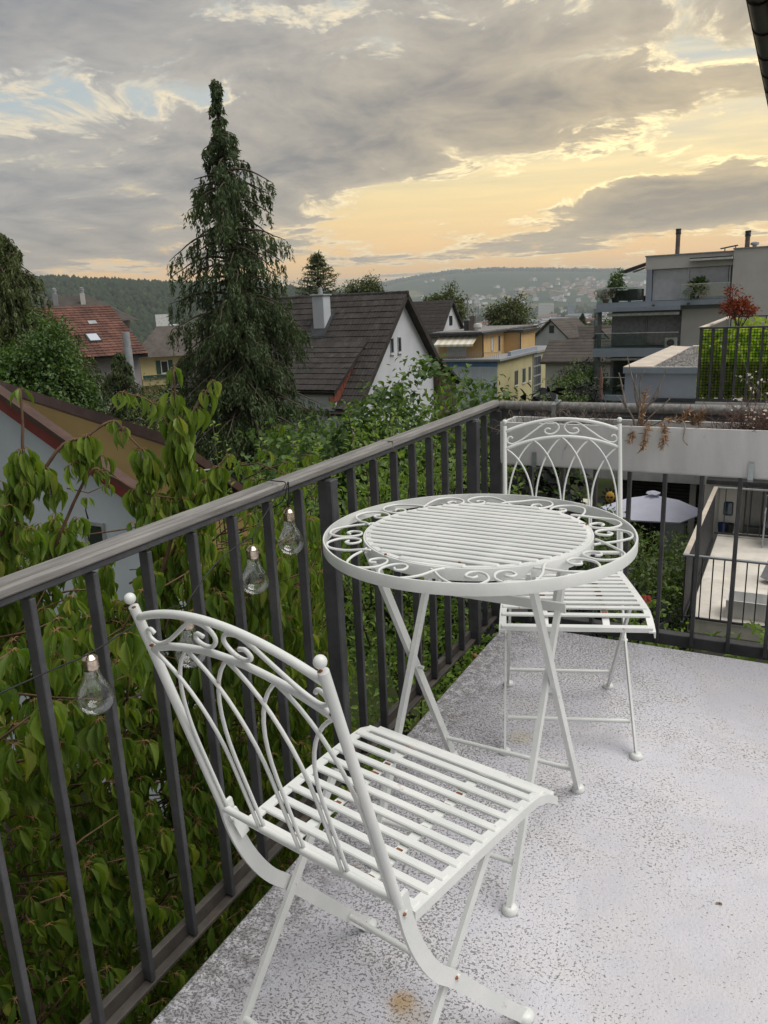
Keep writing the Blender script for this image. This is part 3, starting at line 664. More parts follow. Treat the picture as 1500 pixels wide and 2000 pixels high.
def orange_house():
    h = thing('flat_roofed_house', 'flat-roofed house with apricot penthouse, yellow side wall and blue band', 'house', (0, 0, 0))
    B('wall', 'wall_yellow', h, -25.6, -20.0, 56.6, 74.3, -9, -3.22)
    B('front_wall', 'wall_blue_white', h, -25.6, -20.02, 56.55, 56.6, -9, -3.62)
    B('painted_band', 'blue_band', h, -25.6, -20.0, 56.53, 56.6, -3.61, -3.24)
    B('roof_slab', 'concrete', h, -25.9, -19.7, 56.25, 66.0, -3.21, -3.05); B('roof_slab', 'concrete', h, -25.9, -19.8, 66.01, 74.4, -3.3, -3.14)
    B('penthouse_wall', 'wall_orange', h, -25.5, -21.75, 58.1, 70, -3.05, -1.32); B('penthouse_wall', 'wall_orange', h, -25.4, -20.35, 63.2, 67.2, -3.04, -1.40)
    B('penthouse_roof', 'metal_dark', h, -26, -21.4, 57.4, 71, -1.31, -1.14); B('penthouse_roof', 'metal_dark', h, -25.5, -20.1, 63.0, 67.6, -1.39, -1.2)
    B('roof_gravel', 'gravel', h, -25.9, -21.6, 57.6, 70.8, -1.139, -1.05)
    for i in range(12):
        x0 = -25.28 + i * .27; m = MB(); m.ribbon([(x0 + .135, 58.05, -1.33), (x0 + .135, 57.3, -1.7), (x0 + .135, 56.75, -1.95), (x0 + .135, 56.74, -2.1)], .268, .02, (1, 0, 0)); m.build('awning_stripe', 'awning' if i % 2 else 'awning2', h)
    B('blind', 'blind', h, -24.75, -23.1, 58.05, 58.1, -2.95, -2.0)
    m = MB()
    for i in range(34): m.box(-25.4 + i * .165, -25.38 + i * .165, 56.6, 56.62, -3.05, -2.6)
    m.box(-25.4, -19.95, 56.6, 56.63, -2.6, -2.57); m.build('terrace_railing', 'frame', h)
    B('planter', 'wall_bluegrey', h, -20.2, -19.95, 59.5, 66.5, -3.05, -2.72)
    for (y, z) in ((61, -4.88), (63, -4.88), (64.55, -4.88), (70, -4.9)): window(h, '+x', (-20, y, z), .85 if y < 64 else .6, 1.22, 'frame', 'window', 1)
    g = B('stair_glazing', 'frame', h, -20.0, -19.92, 65.4, 67.7, -9, -3.3)
    for k in range(6): B('pane', 'window', g, -19.925, -19.905, 65.55, 66.5, -8.4 + k * .82, -7.72 + k * .82); B('pane', 'window', g, -19.925, -19.905, 66.6, 67.55, -8.4 + k * .82, -7.72 + k * .82)
    for y in (68.6, 70.3, 72.0): window(h, '+x', (-20, y, -7.3), 1.0, .7, 'frame_white', 'window')
    window(h, '-y', (-22.75, 56.55, -4.95), 1.25, 1.15, 'frame_white', 'blind')
    for xx, yy, z0, z1 in ((-20.33, 63.1, -3.0, -1.4), (-21.7, 58.05, -3.0, -1.35), (-21.2, 56.5, -6.5, -3.7)):
        m = MB(); m.tube([(xx, yy, z0), (xx, yy, z1)], .05, 8); m.build('downpipe', 'metal_dark' if z1 > -3 else 'frame_white', h, 50)
    window(h, '+x', (-21.75, 60.2, -2.15), .55, 1.1, 'frame', 'blind', sill=False); window(h, '+x', (-21.75, 61.9, -2.2), .5, 1.3, 'frame', 'window', sill=False)
    for (nm, x, y, r, z0, z1, mt) in (('vent_pipe', -23.2, 60, .10, -1.05, .3, 'metal'), ('antenna_mast', -23.9, 60.5, .045, -1.05, 1.75, 'grey'), ('vent_pipe', -22.9, 60.3, .05, .0, .8, 'metal')):
        m = MB(); m.tube([(x, y, z0), (x, y, z1)], r, 10)
        if nm == 'antenna_mast':
            for zz in (.2, .75, 1.2): m.tube([(x, y, zz), (x, y, zz + .4)], .11 if zz < 1 else .075, 8)
        m.build(nm, mt, h, 50)
    B('roof_unit', 'metal_dark', h, -24.05, -23.65, 60.0, 60.5, -1.05, -.25, .02); B('chimney', 'fluebr', h, -23.4, -23.0, 59.6, 60, -1.05, .1, .02)
    m = MB(); m.lathe([(.22, 0), (.22, .25), (.33, .27), (.34, .36), (.30, .55), (.05, .58)], (-22.4, 58.8, -1.05), 14); m.build('roof_vent', 'ac', h, 50)
    m = MB(); m.tube([(-20.4, 64, -1.1), (-19.9, 66, -1.0), (-19.7, 69, -.75)], .05, 6); m.tube([(-21, 67.5, -1.15), (-20.2, 67.7, -1.1), (-20, 67.7, -1.6)], .05, 6); m.build('roof_pipework', 'brown_trim', h)
orange_house()

def grey_building():
    h = thing('apartment_building', 'stepped grey apartment building with glass balconies, blinds and roof flues', 'building', (0, 0, 0)); y = 44.37
    B('upper_wall', 'wall_beige', h, -7.51, -3.28, y, 52, 2.44, 3.08); B('roof_edge', 'concrete', h, -7.56, -3.28, y - .05, 52, 3.081, 3.14)
    B('side_wall', 'wall_beige', h, -3.27, 3.5, y - .25, 53, -6, 3.18); B('roof_edge', 'concrete', h, -3.31, 3.5, y - .3, 53, 3.181, 3.24)
    B('upper_core', 'concrete', h, -7.4, -3.28, y + .35, 52, .83, 2.435); B('corner_post', 'wall_bluegrey', h, -7.45, -7.18, y, y + .3, .83, 2.435)
    def blind(x0, x1, z0, z1, yy, mt):
        b = MB(); b.box(x0, x1, yy, yy + .03, z0, z1); o = b.build('blind', mt, h); n = int((z1 - z0) / .075)
        for k in range(n): B('slat', mt, o, x0 + .01, x1 - .01, yy - .03, yy - .002, z0 + k * .075 + .012, z0 + k * .075 + .06)
    blind(-7.15, -5.42, .85, 2.42, y + .25, 'blind'); blind(-5.34, -3.5, .85, 2.42, y + .25, 'blind')
    for xx in (-5.38, -3.42): B('mullion', 'frame_white', h, xx - .03, xx + .03, y + .18, y + .3, .84, 2.43)
    B('upper_slab', 'slabblue', h, -9.85, -3.1, y - .75, 52, .58, .83); B('slab_fascia', 'slabblue', h, -9.95, -5.58, y - .95, 52, .37, .575)
    B('slab_fascia', 'concrete', h, -5.575, -3.28, y - .05, 52, .37, .575)
    B('middle_wall', 'wall_beige', h, -5.58, -3.28, y, 52, -6, .365); B('middle_core', 'concrete', h, -9.35, -5.6, y + .95, 52, -5.2, .365)
    for x0 in (-9.3, -7.42): blind(x0, x0 + 1.75, -1.5, .1, y + .85, 'blind_dark')
    B('mullion', 'frame', h, -7.52, -7.44, y + .8, y + .95, -1.55, .15); B('awning_cassette', 'ac', h, -9.3, -5.65, y - .6, y - .35, .12, .27, .02)
    B('middle_slab', 'slabblue', h, -9.95, -5.58, y - .9, 52, -1.99, -1.56); B('lower_slab', 'slabblue', h, -10.0, -5.58, y - .9, 52, -4.34, -4.05)
    B('lower_window', 'window', h, -9.1, -5.6, y + .75, y + .94, -4.0, -2.05)
    for xx in (-9.2, -8.3, -7.4, -6.3): B('mullion', 'frame', h, xx - .04, xx + .04, y + .65, y + .75, -4.04, -2.0)
    B('awning_cassette', 'ac', h, -9.3, -5.65, y - .6, y - .4, -2.2, -2.07, .02)
    for xx in (-9.9, -8.9): B('pillar', 'wall_white', h, xx, xx + .35, y - .6, y - .2, -6.5, -4.34)
    for z0, z1 in ((-1.56, .37), (-4.05, -1.99)):
        B('corner_glass', 'pane', h, -9.92, -9.89, y - .85, y + .9, z0, z1); B('corner_post', 'grey', h, -9.9, -9.72, y - .1, y + .05, z0, z1)
    for (x0, x1, z0, z1) in ((-9.82, -7.52, .83, 1.58), (-5.6, -3.3, .83, 1.6), (-9.88, -5.6, -1.56, -.77), (-9.92, -5.6, -4.05, -3.11)):
        B('railing_glass', 'pane', h, x0, x1, y - .73, y - .71, z0, z1); B('glass_edge', 'frame_white', h, x0, x1, y - .735, y - .705, z1 + .001, z1 + .025)
    B('railing_glass', 'pane', h, -9.83, -9.81, y - .72, y + 4, .83, 1.58)
    B('awning_cassette', 'ac', h, -5.3, -3.3, y - .55, y - .02, 2.72, 2.84, .02); B('awning_edge', 'metal_dark', h, -5.3, -3.3, y - .56, y - .02, 2.845, 2.88)
    m = MB(); m.ribbon([(-7.5, y + 1, 2.8), (-8.2, y + 1, 2.6), (-8.9, y + 1, 2.38)], 2.0, .04, (0, 1, 0)); m.ribbon([(-7.5, y - .1, 2.55), (-7.9, y - .1, 2.42), (-8.1, y - .1, 2.36)], .5, .05, (0, 1, 0)); m.build('side_awning', 'awning_dark', h)
    for x, z0, z1 in ((-6.17, 3.1, 4.45), (-2.8, 3.2, 4.1)):
        m = MB(); m.tube([(x, y + 1.5, z0), (x, y + 1.5, z1 - .25)], .115, 12); f = m.build('flue', 'fluebr', h, 50)
        m = MB(); m.lathe([(.14, -.26), (.15, -.2), (.12, -.18), (.15, -.13), (.12, -.1), (.145, -.04), (.14, .02), (.02, .03)], (x, y + 1.5, z1), 12); m.build('flue_cap', 'metal_dark', f, 50)
    m = MB(); m.lathe([(.1, 0), (.1, .16), (.2, .2), (.2, .3), (.05, .34)], (-2.45, y + 1.5, 3.22), 12); m.build('roof_vent', 'metal', h)
    m = MB(); m.bar((-4.0, y + 1, 3.3), (-3.2, y + 1, 3.42), .7, .03, (0, 1, 0)); m.bar((-3.8, y + 1, 3.1), (-3.8, y + 1, 3.3), .05, .05, (1, 0, 0)); m.bar((-3.3, y + 1, 3.1), (-3.3, y + 1, 3.38), .05, .05, (1, 0, 0)); m.build('solar_panel', 'metal_dark', h)
    for x, z in ((-6.9, .7), (-5.2, .72), (-7.3, -1.85)): 
        m = MB(); m.lathe([(.06, 0), (.07, .05), (.02, .09)], (x, y - .8, z - .1), 8); m.build('lamp', 'metal_dark', h)
grey_building()
def on_balconies():
    y = 44.37
    a = thing('air_conditioner', 'white air conditioning unit on the middle glass balcony', 'air conditioner', (-6.0, y - .35, -1.56))
    B('case', 'ac', a, -.3, .3, -.15, .15, 0, .5, .02); m = MB(); m.tube([(0, -.155, .25), (0, -.165, .25)], .19, 16); m.build('fan_grille', 'metal_dark', a)
    for i, (x, w) in enumerate(((-8.65, .36), (-7.95, .42))):
        s_ = thing('garden_sofa', ('narrow' if i == 0 else 'wide') + ' dark wicker sofa behind the roof terrace glass', 'sofa', (x, y + .3, .83))
        B('seat', 'pot', s_, -w, w, -.3, .3, .08, .3, .03); B('backrest', 'pot', s_, -w, w, -.45, -.31, .08, .62 + .05 * i, .03)
        for sx in (-w + .04, w - .04): B('leg', 'metal_dark', s_, sx - .03, sx + .03, -.25, -.2, 0, .08); B('leg', 'metal_dark', s_, sx - .03, sx + .03, .2, .25, 0, .08)
    c = thing('lounge_chair', 'black balcony chair with pale throw on the lowest glass balcony', 'chair', (-8.4, y - .25, -4.05))
    B('seat', 'blackp', c, -.5, .5, -.3, .3, .25, .42, .03); B('backrest', 'blackp', c, -.5, .5, .25, .4, .4, .8, .03); B('throw', 'cloth', c, -.3, .3, -.32, .2, .421, .5, .03)
    for sx in (-.45, .45):
        for sy in (-.25, .3): B('leg', 'blackp', c, sx - .03, sx + .03, sy - .03, sy + .03, 0, .25)
on_balconies()

def garage():
    g = thing('garage', 'blue grey garage with gravel roof and pale coping', 'garage', (0, 0, 0))
    x0, x1, y0, y1, w, zt = -4.58, 3.0, 24.0, 33.9, .82, -.88
    B('wall', 'wall_bluegrey', g, x0 + .05, x1, y0 + .06, y1 - .05, -3.43, zt - .17); B('cornice', 'slabblue', g, x0, x1, y0, y1, zt - .165, zt - .005)
    m = MB(); m.add([(x0, y0, zt), (x0 + w, y0 + .08, zt), (x0 + w, y1 - w, zt), (x0, y1, zt), (x0, y0, zt + .03), (x0 + w, y0 + .08, zt + .03), (x0 + w, y1 - w, zt + .03), (x0, y1, zt + .03)], [(0, 1, 2, 3), (4, 7, 6, 5), (0, 4, 5, 1), (1, 5, 6, 2), (2, 6, 7, 3), (3, 7, 4, 0)]); m.build('coping', 'coping', g)
    B('coping', 'coping', g, x0 + w + .01, x1, y1 - .6, y1, zt, zt + .03); B('coping', 'frame_white', g, x0 + w + .01, x1, y0, y0 + .06, zt, zt + .026)
    B('gravel_bed', 'gravel', g, x0 + w + .005, x1, y0 + .085, y1 - .61, zt - .004, zt + .004)
    rs = np.random.RandomState(2); mb = MB()
    for _ in range(2200):
        x, y = rs.uniform(x0 + w + .05, -1.0), rs.uniform(y0 + .15, y1 - .7); r = rs.uniform(.035, .075); z = zt + .004; mb.add([(x - r, y, z), (x, y - r, z), (x + r, y, z), (x, y + r, z), (x + r * .2, y, z + r * .8)], [(0, 1, 4), (1, 2, 4), (2, 3, 4), (3, 0, 4)])
    mb.build('pebbles', 'gravel', g)['kind'] = 'stuff'
    B('shadow_gap', 'metal_dark', g, -3.7, x1, y0 + .03, y0 + .058, -1.88, -1.76)
garage()

def neighbour():
    n = thing('neighbour_house', 'lower neighbouring house with glazed door under the screened balcony', 'house', (0, 0, 0))
    B('wall', 'wall_beige', n, -1.35, 3, 15.3, 21.5, -6.3, -.95)
    d = B('door', 'wall_beige', n, -1.08, -.7, 15.24, 15.299, -3.3, -2.32, .01); B('pane', 'winblue', d, -.99, -.83, 15.225, 15.245, -2.82, -2.56, .02)
    m = MB(); m.sphere((-.74, 15.21, -2.86), .02, 8, 6); m.build('handle', 'metal', d, True)
    B('window', 'window', n, -.62, 1.5, 15.24, 15.299, -3.28, -2.2); B('ledge', 'metal_dark', n, -1.3, 2, 15.0, 15.29, -2.2, -2.12)
    for xx in (-.64, -.3, .05): B('mullion', 'metal_dark', n, xx, xx + .02, 15.2, 15.239, -3.28, -2.2)
    # screened balcony on top
    s_ = thing('screened_balcony', 'neighbouring balcony railing wrapped in green artificial hedge mats', 'balcony', (0, 0, 0))
    B('slab', 'oldconc', s_, -1.62, 3, 15.4, 22.2, -.95, -.76)
    B('handrail', 'rail', s_, -1.63, 2, 15.46, 15.52, .55, .585, .005); B('handrail', 'coping', s_, -1.65, -1.56, 15.53, 22.0, .55, .585, .005); B('handrail', 'rail', s_, -1.55, 2, 21.95, 22.0, .55, .585, .005)
    B('bottom_rail', 'rail', s_, -1.63, 2, 15.47, 15.51, -.76, -.70)
    x = -1.6; k = 0
    while x < 1.9: B('post' if k % 2 == 0 and k == 2 else 'baluster', 'rail', s_, x - (.04 if k == 2 else .021), x + (.04 if k == 2 else .021), 15.465, 15.515, -.70, .55); x += .203; k += 1
    for k in range(9): B('baluster', 'rail', s_, -1.6 + k * .4, -1.57 + k * .4, 21.96, 21.99, -.7, .55)
    m = MB()
    for k in range(70): xx = -1.58 + k * .05; m.box(xx, xx + .009, 15.53, 15.536, -.7, .54)
    for k in range(24): zz = -.68 + k * .052; m.box(-1.6, 1.9, 15.527, 15.5295, zz, zz + .009)
    m.build('wire_mesh', 'blackp', s_)['kind'] = 'stuff'
    rs = np.random.RandomState(8)
    for (x0, x1, y0, y1, n_) in ((-1.6, 1.0, 15.56, 15.6, 4000), (-1.55, 1.0, 21.9, 21.93, 2200)):
        P = np.stack([rs.uniform(x0, x1, n_), rs.uniform(y0, y1, n_), rs.uniform(-.72, .52, n_)], -1)
        A = np.stack([rs.normal(size=n_) * .7, rs.normal(size=n_) * .2, rs.normal(size=n_) - .3], -1); Nn = np.stack([rs.normal(size=n_) * .3, -np.ones(n_), rs.normal(size=n_) * .3 + .3], -1)
        leaf_obj('hedge_mat', P, A, Nn, rs.uniform(.06, .10, n_), rs.uniform(.05, .08, n_), T_LOW, 'green', s_)
    o = MB(); o.box(-1.58, 1.0, 15.62, 15.63, -.7, -.02); o.build('dark_backing', 'shutter', s_)  # added sheet, keeps light from shining through the lower half of the mats
    # lower terrace
    t = thing('lower_terrace', 'sunny concrete terrace of the house below with thin dark railing', 'terrace', (0, 0, 0))
    B('slab', 'terrace', t, -1.05, 3, 10.72, 15.28, -3.34, -3.14, .01)
    B('handrail', 'coping', t, -1.16, -1.09, 10.74, 14.9, -2.245, -2.215, .005); B('handrail', 'metal', t, -1.16, 3, 10.69, 10.738, -2.245, -2.215, .005); B('handrail', 'metal', t, -1.16, 3, 14.9, 14.94, -2.245, -2.215, .005)
    y = 10.76
    while y < 14.9: B('baluster', 'rail', t, -1.135, -1.115, y, y + .05, -3.2, -2.246); y += .115
    B('bottom_rail', 'rail', t, -1.14, -1.11, 10.7, 14.9, -3.25, -3.201); B('bottom_rail', 'rail', t, -1.1, 3, 10.7, 10.73, -3.13, -3.10); B('bottom_rail', 'rail', t, -1.1, 3, 14.9, 14.93, -3.1, -3.07)
    for k in range(22): B('baluster', 'rail', t, -.91 + k * .137 - .008, -.91 + k * .137 + .008, 10.705, 10.725, -3.10, -2.246)
    for k in range(12): B('baluster', 'rail', t, -.95 + k * .2 - .008, -.95 + k * .2 + .008, 14.91, 14.926, -3.07, -2.246)
    B('post', 'rail', t, -1.03, -.99, 10.70, 10.738, -3.3, -2.246)
    p = thing('trough', 'white plastic planting trough on the lower terrace', 'planter', (-.55, 10.95, -3.14))
    m = MB(); m.poly_prism_x([(0, 0), (-.02, .26), (.0, .26), (.02, .02), (.36, .02), (.38, .26), (.4, .26), (.38, 0)], -.03, 1.6); m.build('body', 'planter', p); B('end', 'planter', p, -.045, -.031, -.02, .4, 0, .26)
    q = thing('folded_parasol', 'closed grey parasol leaning on the lower terrace', 'parasol', (-.12, 12.6, -3.14))
    m = MB(); a = Vector((.9, .5, 1.9)); n_ = 10; V = []; 
    prof = [(0.02, .02), (.12, .05), (.16, .3), (.12, .7), (.06, 1.0)]
    for r_, t_ in prof:
        for k in range(10): ang = 2 * math.pi * k / 10; rr = r_ * (1 + .25 * (k % 2)); V.append(a * (t_ * .75) + Vector((math.cos(ang) * rr, math.sin(ang) * rr, 0)))
    F = [(i * 10 + k, i * 10 + (k + 1) % 10, (i + 1) * 10 + (k + 1) % 10, (i + 1) * 10 + k) for i in range(4) for k in range(10)]
    m.add(V, F); m.build('cloth', 'cloth', q); m = MB(); m.tube([(0, 0, 0), tuple(a * .85)], .02, 8); m.build('pole', 'metal', q)
    for i, (nm, lb, x, c_, s1) in enumerate((('bucket', 'blue bucket by the glazed door below', -.98, 'navy', .09), ('bucket', 'black bucket by the glazed door below', -.86, 'blackp', .08))):
        m = MB(); m.lathe([(s1 * .75, 0), (s1, .2), (s1 * .92, .2), (s1 * .7, .02)], (x, 15.1, -3.14), 12); o = m.build(nm, c_, None, 40); tag(o, lb, 'bucket')
    f = thing('garden_chair', 'pale metal garden chair at the far railing of the lower terrace', 'chair', (-.28, 14.6, -3.14))
    for sx in (0, .34):
        m = MB(); m.tube([(sx, -.18, 0), (sx, -.18, .62), (sx, .2, .62)], .014, 6); m.tube([(sx, .2, 0), (sx, .24, .85)], .014, 6); m.build('frame', 'metal', f)
    B('seat', 'metal_dark', f, 0, .34, -.18, .2, .36, .39); B('backrest', 'metal_dark', f, 0, .34, .215, .235, .45, .83)
neighbour()

def pavilion():
    p = thing('garden_pavilion', 'dark slatted garden pavilion with stained concrete roof slab', 'pavilion', (0, 0, 0))
    B('roof_slab', 'oldconc', p, -5.2, 3.0, 21.6, 33.9, -3.72, -3.44); B('back_wall', 'dark', p, -4.2, 1.5, 24, 24.2, -6.5, -3.73)
    for k in range(12): B('slat', 'darkwood', p, -3.85, 1.4, 22.4 - k * .002, 22.45, -3.86 - k * .1 - .055, -3.86 - k * .1)
    for x in (-4.1, -2.25, -.9): B('post', 'wall_beige' if x == -2.25 else 'darkwood', p, x - .08, x + .08, 22.2, 22.36, -6.4, -3.73)
    w = B('side_wall', 'wall_pale', p, -3.0, -1.2, 22.46, 22.55, -6.4, -4.95); window(p, '-y', (-2.2, 22.46, -5.3), .5, .5, 'frame', 'window', 1, False); window(p, '-y', (-1.7, 22.46, -5.3), .3, .5, 'frame', 'window', 0, False)
    u = thing('parasol', 'open white parasol above the hedge by the pavilion', 'parasol', (-2.93, 19.8, -6.3))
    R0 = 1.27; hem, top = 2.27, 2.66; V = [(0, 0, top)]; n = 6; m = MB()
    for k in range(n):
        a = R_(60 * k) + R_(8); V.append((R0 * .5 * math.cos(a), R0 * .5 * math.sin(a), top - .2)); V.append((R0 * math.cos(a), R0 * math.sin(a), hem)); V.append((R0 * .99 * math.cos(a), R0 * .99 * math.sin(a), hem - .035))
    F = []
    for k in range(n):
        a, b = 1 + 3 * k, 1 + 3 * ((k + 1) % n); F += [(0, a, b), (a, a + 1, b + 1, b), (a + 1, a + 2, b + 2, b + 1)]
    m.add(V, F); m.build('canopy', 'parasol', u)
    m = MB(); V = []
    for k in range(12): a = R_(30 * k); r = .19 if k % 2 else .16; V += [(r * math.cos(a), r * math.sin(a), top + .015 + .03 * (k % 2)), (.07 * math.cos(a), .07 * math.sin(a), top + .085)]
    m.add(V, [(2 * k, 2 * ((k + 1) % 12), 2 * ((k + 1) % 12) + 1, 2 * k + 1) for k in range(12)] + [tuple(2 * k + 1 for k in range(12))]); m.build('vent_cap', 'parasol', u)
    m = MB(); m.tube([(0, 0, 0), (0, 0, top)], .025, 8); m.build('pole', 'metal_dark', u)
    for k in range(n): a = R_(60 * k) + R_(8); m = MB(); m.tube([(0, 0, top - .04), (R0 * .97 * math.cos(a), R0 * .97 * math.sin(a), hem - .03)], .012, 5); m.build('rib', 'metal_dark', u)
    s_ = thing('sun_ornament', 'yellow sun face garden ornament with dark glasses on a post', 'ornament', (-4.2, 20.9, -6.85))
    m = MB(); m.sphere((0, 0, 2.78), .13, 14, 10); o = m.build('face', 'yellow', s_, True); o.scale = (1, .45, 1.25); o.location = (0, 0, -.69)
    for sx in (-.045, .05): m = MB(); m.sphere((sx, -.065, 2.80), .038, 10, 6, .7); m.build('eyeglass', 'blackp', s_, True)
    m = MB(); m.bar((-.03, -.062, 2.70), (.04, -.062, 2.705), .012, .016, (0, 1, 0)); m.build('mouth', 'blackp', s_)
    for k in range(11):
        a = R_(k * 30 - 60); m = MB(); m.bar((.12 * math.cos(a), 0, 2.78 + .15 * math.sin(a)), (.24 * math.cos(a), .0, 2.78 + .28 * math.sin(a)), .03, .05, (0, 1, 0)); m.build('ray', 'darkwood', s_)
    m = MB(); m.tube([(0, .03, 0), (0, .03, 2.65)], .02, 6); m.build('post', 'metal_dark', s_)
    c = thing('cushion_stack', 'cream garden cushions stacked on a black crate', 'cushions', (-4.28, 18.5, -6.3)); B('crate', 'blackp', c, -.3, .3, -.25, .25, 0, 2.35, .02)
    for k in range(3): B('cushion', 'cream', c, -.26 + .03 * k, .24 - .02 * k, -.3, .2, 2.36 + k * .12, 2.47 + k * .12, .045)
    t = thing('water_butt', 'dark blue plastic tank beside the cushions', 'tank', (-4.85, 18.9, -6.3)); m = MB(); m.lathe([(.34, 0), (.36, .1), (.36, 2.6), (.3, 2.66), (.28, 2.7)], (0, 0, 0), 16); m.build('body', 'navy', t, 40); m = MB(); m.lathe([(.3, 2.705), (.31, 2.76), (.05, 2.79)], (0, 0, 0), 16); m.build('lid', 'blackp', t, 40)
pavilion()

def left_houses():
    # near white gable with ochre volume behind it
    h = thing('white_gable_house', 'white rendered gable with red fascia close below the railing', 'house', (0, 0, 0))
    m = MB(); m.poly_prism([(-14.5, -6.3), (-14.5, .1), (-12.4, 1.12), (-7.72, -1.29), (-7.72, -6.3)], 7.5, 8.15); m.v = [(x, y, z - (.75 if y > 8 and z > -5 else 0)) for x, y, z in m.v]; m.build('wall', 'wall_blue_white', h)
    m = MB(); m.poly_prism([(-12.4, 1.30), (-7.5, -1.23), (-7.5, -1.42), (-12.4, 1.11)], 7.40, 7.49); m.build('fascia', 'red_trim', h)
    m = MB(); m.poly_prism([(-12.4, 1.42), (-7.42, -1.15), (-7.42, -1.225), (-12.4, 1.305)], 7.34, 7.52); m.build('roof_edge', 'brown_trim', h)
    m = MB(); m.poly_prism([(-12.4, 1.42), (-15, .15), (-15, .05), (-12.4, 1.305)], 7.34, 7.52); m.build('roof_edge', 'brown_trim', h)
    window(h, '-y', (-8.68, 7.5, -1.85), .42, .48, 'reveal', 'window', 0, False)
    window(h, '-y', (-9.95, 7.5, -.95), .35, .42, 'reveal', 'window', 0, False)
    o = thing('ochre_house', 'ochre house wall with low sloping brown roof edge', 'house', (0, 0, 0))
    m = MB(); m.poly_prism([(-14.5, -6.3), (-14.5, .82), (-7.93, -.58), (-7.93, -6.3)], 8.4, 13); 
    m.v = [(x, y, z - (3.4 if y > 12 and z > -5 else 0)) for x, y, z in m.v]; m.build('wall', 'wall_ochre', o)
    m = MB(); m.poly_prism([(-14.6, .99), (-7.75, -.47), (-7.75, -.62), (-14.6, .835)], 8.28, 13.1)
    m.v = [(x, y, z - (3.43 if y > 12 else 0)) for x, y, z in m.v]; m.build('roof_slab', 'brown_trim', o)
    window(o, '-y', (-8.58, 8.4, -.83), .22, .17, 'reveal', 'window', 0, False)
    r = thing('stair_railing', 'thin pale metal stair railing beside the ochre wall', 'railing', (-7.9, 8.5, -6.3))
    for zz in (4.85, 5.05): m = MB(); m.tube([(0, 0, zz + .2), (.75, 0, zz + .3)], .012, 6); m.build('rail', 'frame_white', r)
    for k in range(9): m = MB(); m.tube([(.02 + k * .09, 0, 0), (.02 + k * .09, 0, 4.9)], .008, 5); m.build('baluster', 'metal_dark', r)
    # red roof house
    h = thing('red_roof_house', 'lilac grey house with large red tiled roof and skylights', 'house', (0, 0, 0))
    ex, ez, rx, rz = -33.9, -1.05, -40.5, 1.75; y0, y1 = 22, 36.4
    m = MB(); m.poly_prism([(ex - .75, -9), (ex - .75, ez + .2), (rx, rz - .2), (rx - 6, ez), (rx - 6, -9)], y0 + .3, y1 - .35); m.build('wall', 'wall_lilac', h)
    m = MB(); m.poly_prism([(ex, ez), (rx, rz), (rx - 6.6, ez), (rx - 6.6, ez - .2), (rx, rz - .22), (ex, ez - .2)], y0, y1 - .02); m.build('roof', 'tile_edge', h)
    sl = Vector((ex - rx, 0, ez - rz)); Ls = sl.length
    def gable_keep(u, v): return u < 14.3 - (0 if v > 0 else 0)
    # half-hipped far end: the verge runs outwards towards the eave
    tile_patch(h, (rx + .02, y1, rz + .02), (0, -1, 0), sl, 14.3, Ls + .1, .36, .38, 'tile_red', 250, None, .05, score=lambda u, v: u)
    m = MB(); 
    for k in range(30): m.tube([(rx, y1 - k * .48, rz + .03), (rx, y1 - k * .48 - .5, rz + .05)], .13, 7)
    m.build('ridge_tiles', 'tile_red', h)['kind'] = 'stuff'
    d = sl.normalized(); nn = Vector((-d.z, 0, d.x)); nn = nn if nn.z > 0 else -nn
    def roofbox(name, mt, u, v, w, l, t0, t1):
        c = Vector((rx, y1 - u, rz)) + d * v; m = MB(); m.bar(c + nn * (t0 + t1) / 2, c + d * l + nn * (t0 + t1) / 2, w, t1 - t0, (0, 1, 0)); return m.build(name, mt, h)
    for u, v in ((2.5, 4.15), (4.6, 4.2)): f = roofbox('skylight', 'metal_dark', u, v, .75, 1.15, .03, .16); o2 = roofbox('skylight_pane', 'skylight', u, v + .12, .6, .95, .161, .175); o2.parent = f
    roofbox('skylight', 'metal', 1.9, 2.2, .5, .5, .03, .13)
    m = MB(); m.bbox(rx + .1, rx + .8, y1 - 7.2, y1 - 6.4, rz - .4, rz + .42, .03); c = m.build('chimney', 'concrete', h); m = MB(); m.lathe([(.5, 0), (.55, .06), (.3, .16), (.05, .22)], (rx + .45, y1 - 6.8, rz + .43), 10); m.build('chimney_cap', 'fluebr', c)
    window(h, '+x', (ex - .75, 31.2, -2.1), 1.0, .9, 'frame', 'window')
    ca, sa = math.cos(R_(-28)), math.sin(R_(-28)); h.rotation_euler = (0, 0, R_(-28)); h.location = (rx - (ca * rx - sa * y1), y1 + 2.4 - (sa * rx + ca * y1), 0)
    p = thing('steel_flue', 'tall straight galvanised flue pipe rising past the red roof', 'chimney', (-29.95, 29.45, -8)); m = MB(); m.tube([(0, 0, 0), (0, 0, 7.6)], .21, 14); m.build('lower_pipe', 'metal', p, 50); m = MB(); m.tube([(0, 0, 7.6), (0, 0, 8.4)], .19, 14); m.tube([(0, 0, 5.7), (0, 0, 5.76)], .23, 14); m.build('upper_pipe', 'metal', p, 50)
    # hipped roof behind
    q = thing('hipped_roof_house', 'house with dark hipped roof and two steel-capped chimneys behind the red roof', 'house', (-60.3, 53.2, -12)); q.rotation_euler = (0, 0, R_(44))
    m = MB(); m.add([(-5.6, -4, 12.8), (5.6, -4, 12.8), (5.6, 4, 12.8), (-5.6, 4, 12.8), (-1.4, 0, 15.2), (1.4, 0, 15.2)], [(0, 1, 5, 4), (1, 2, 5), (2, 3, 4, 5), (3, 0, 4), (0, 3, 2, 1)]); m.build('roof', 'tile_far', q); B('wall', 'wall_lilac', q, -4.8, 4.8, -3.3, 3.3, 0, 12.8)
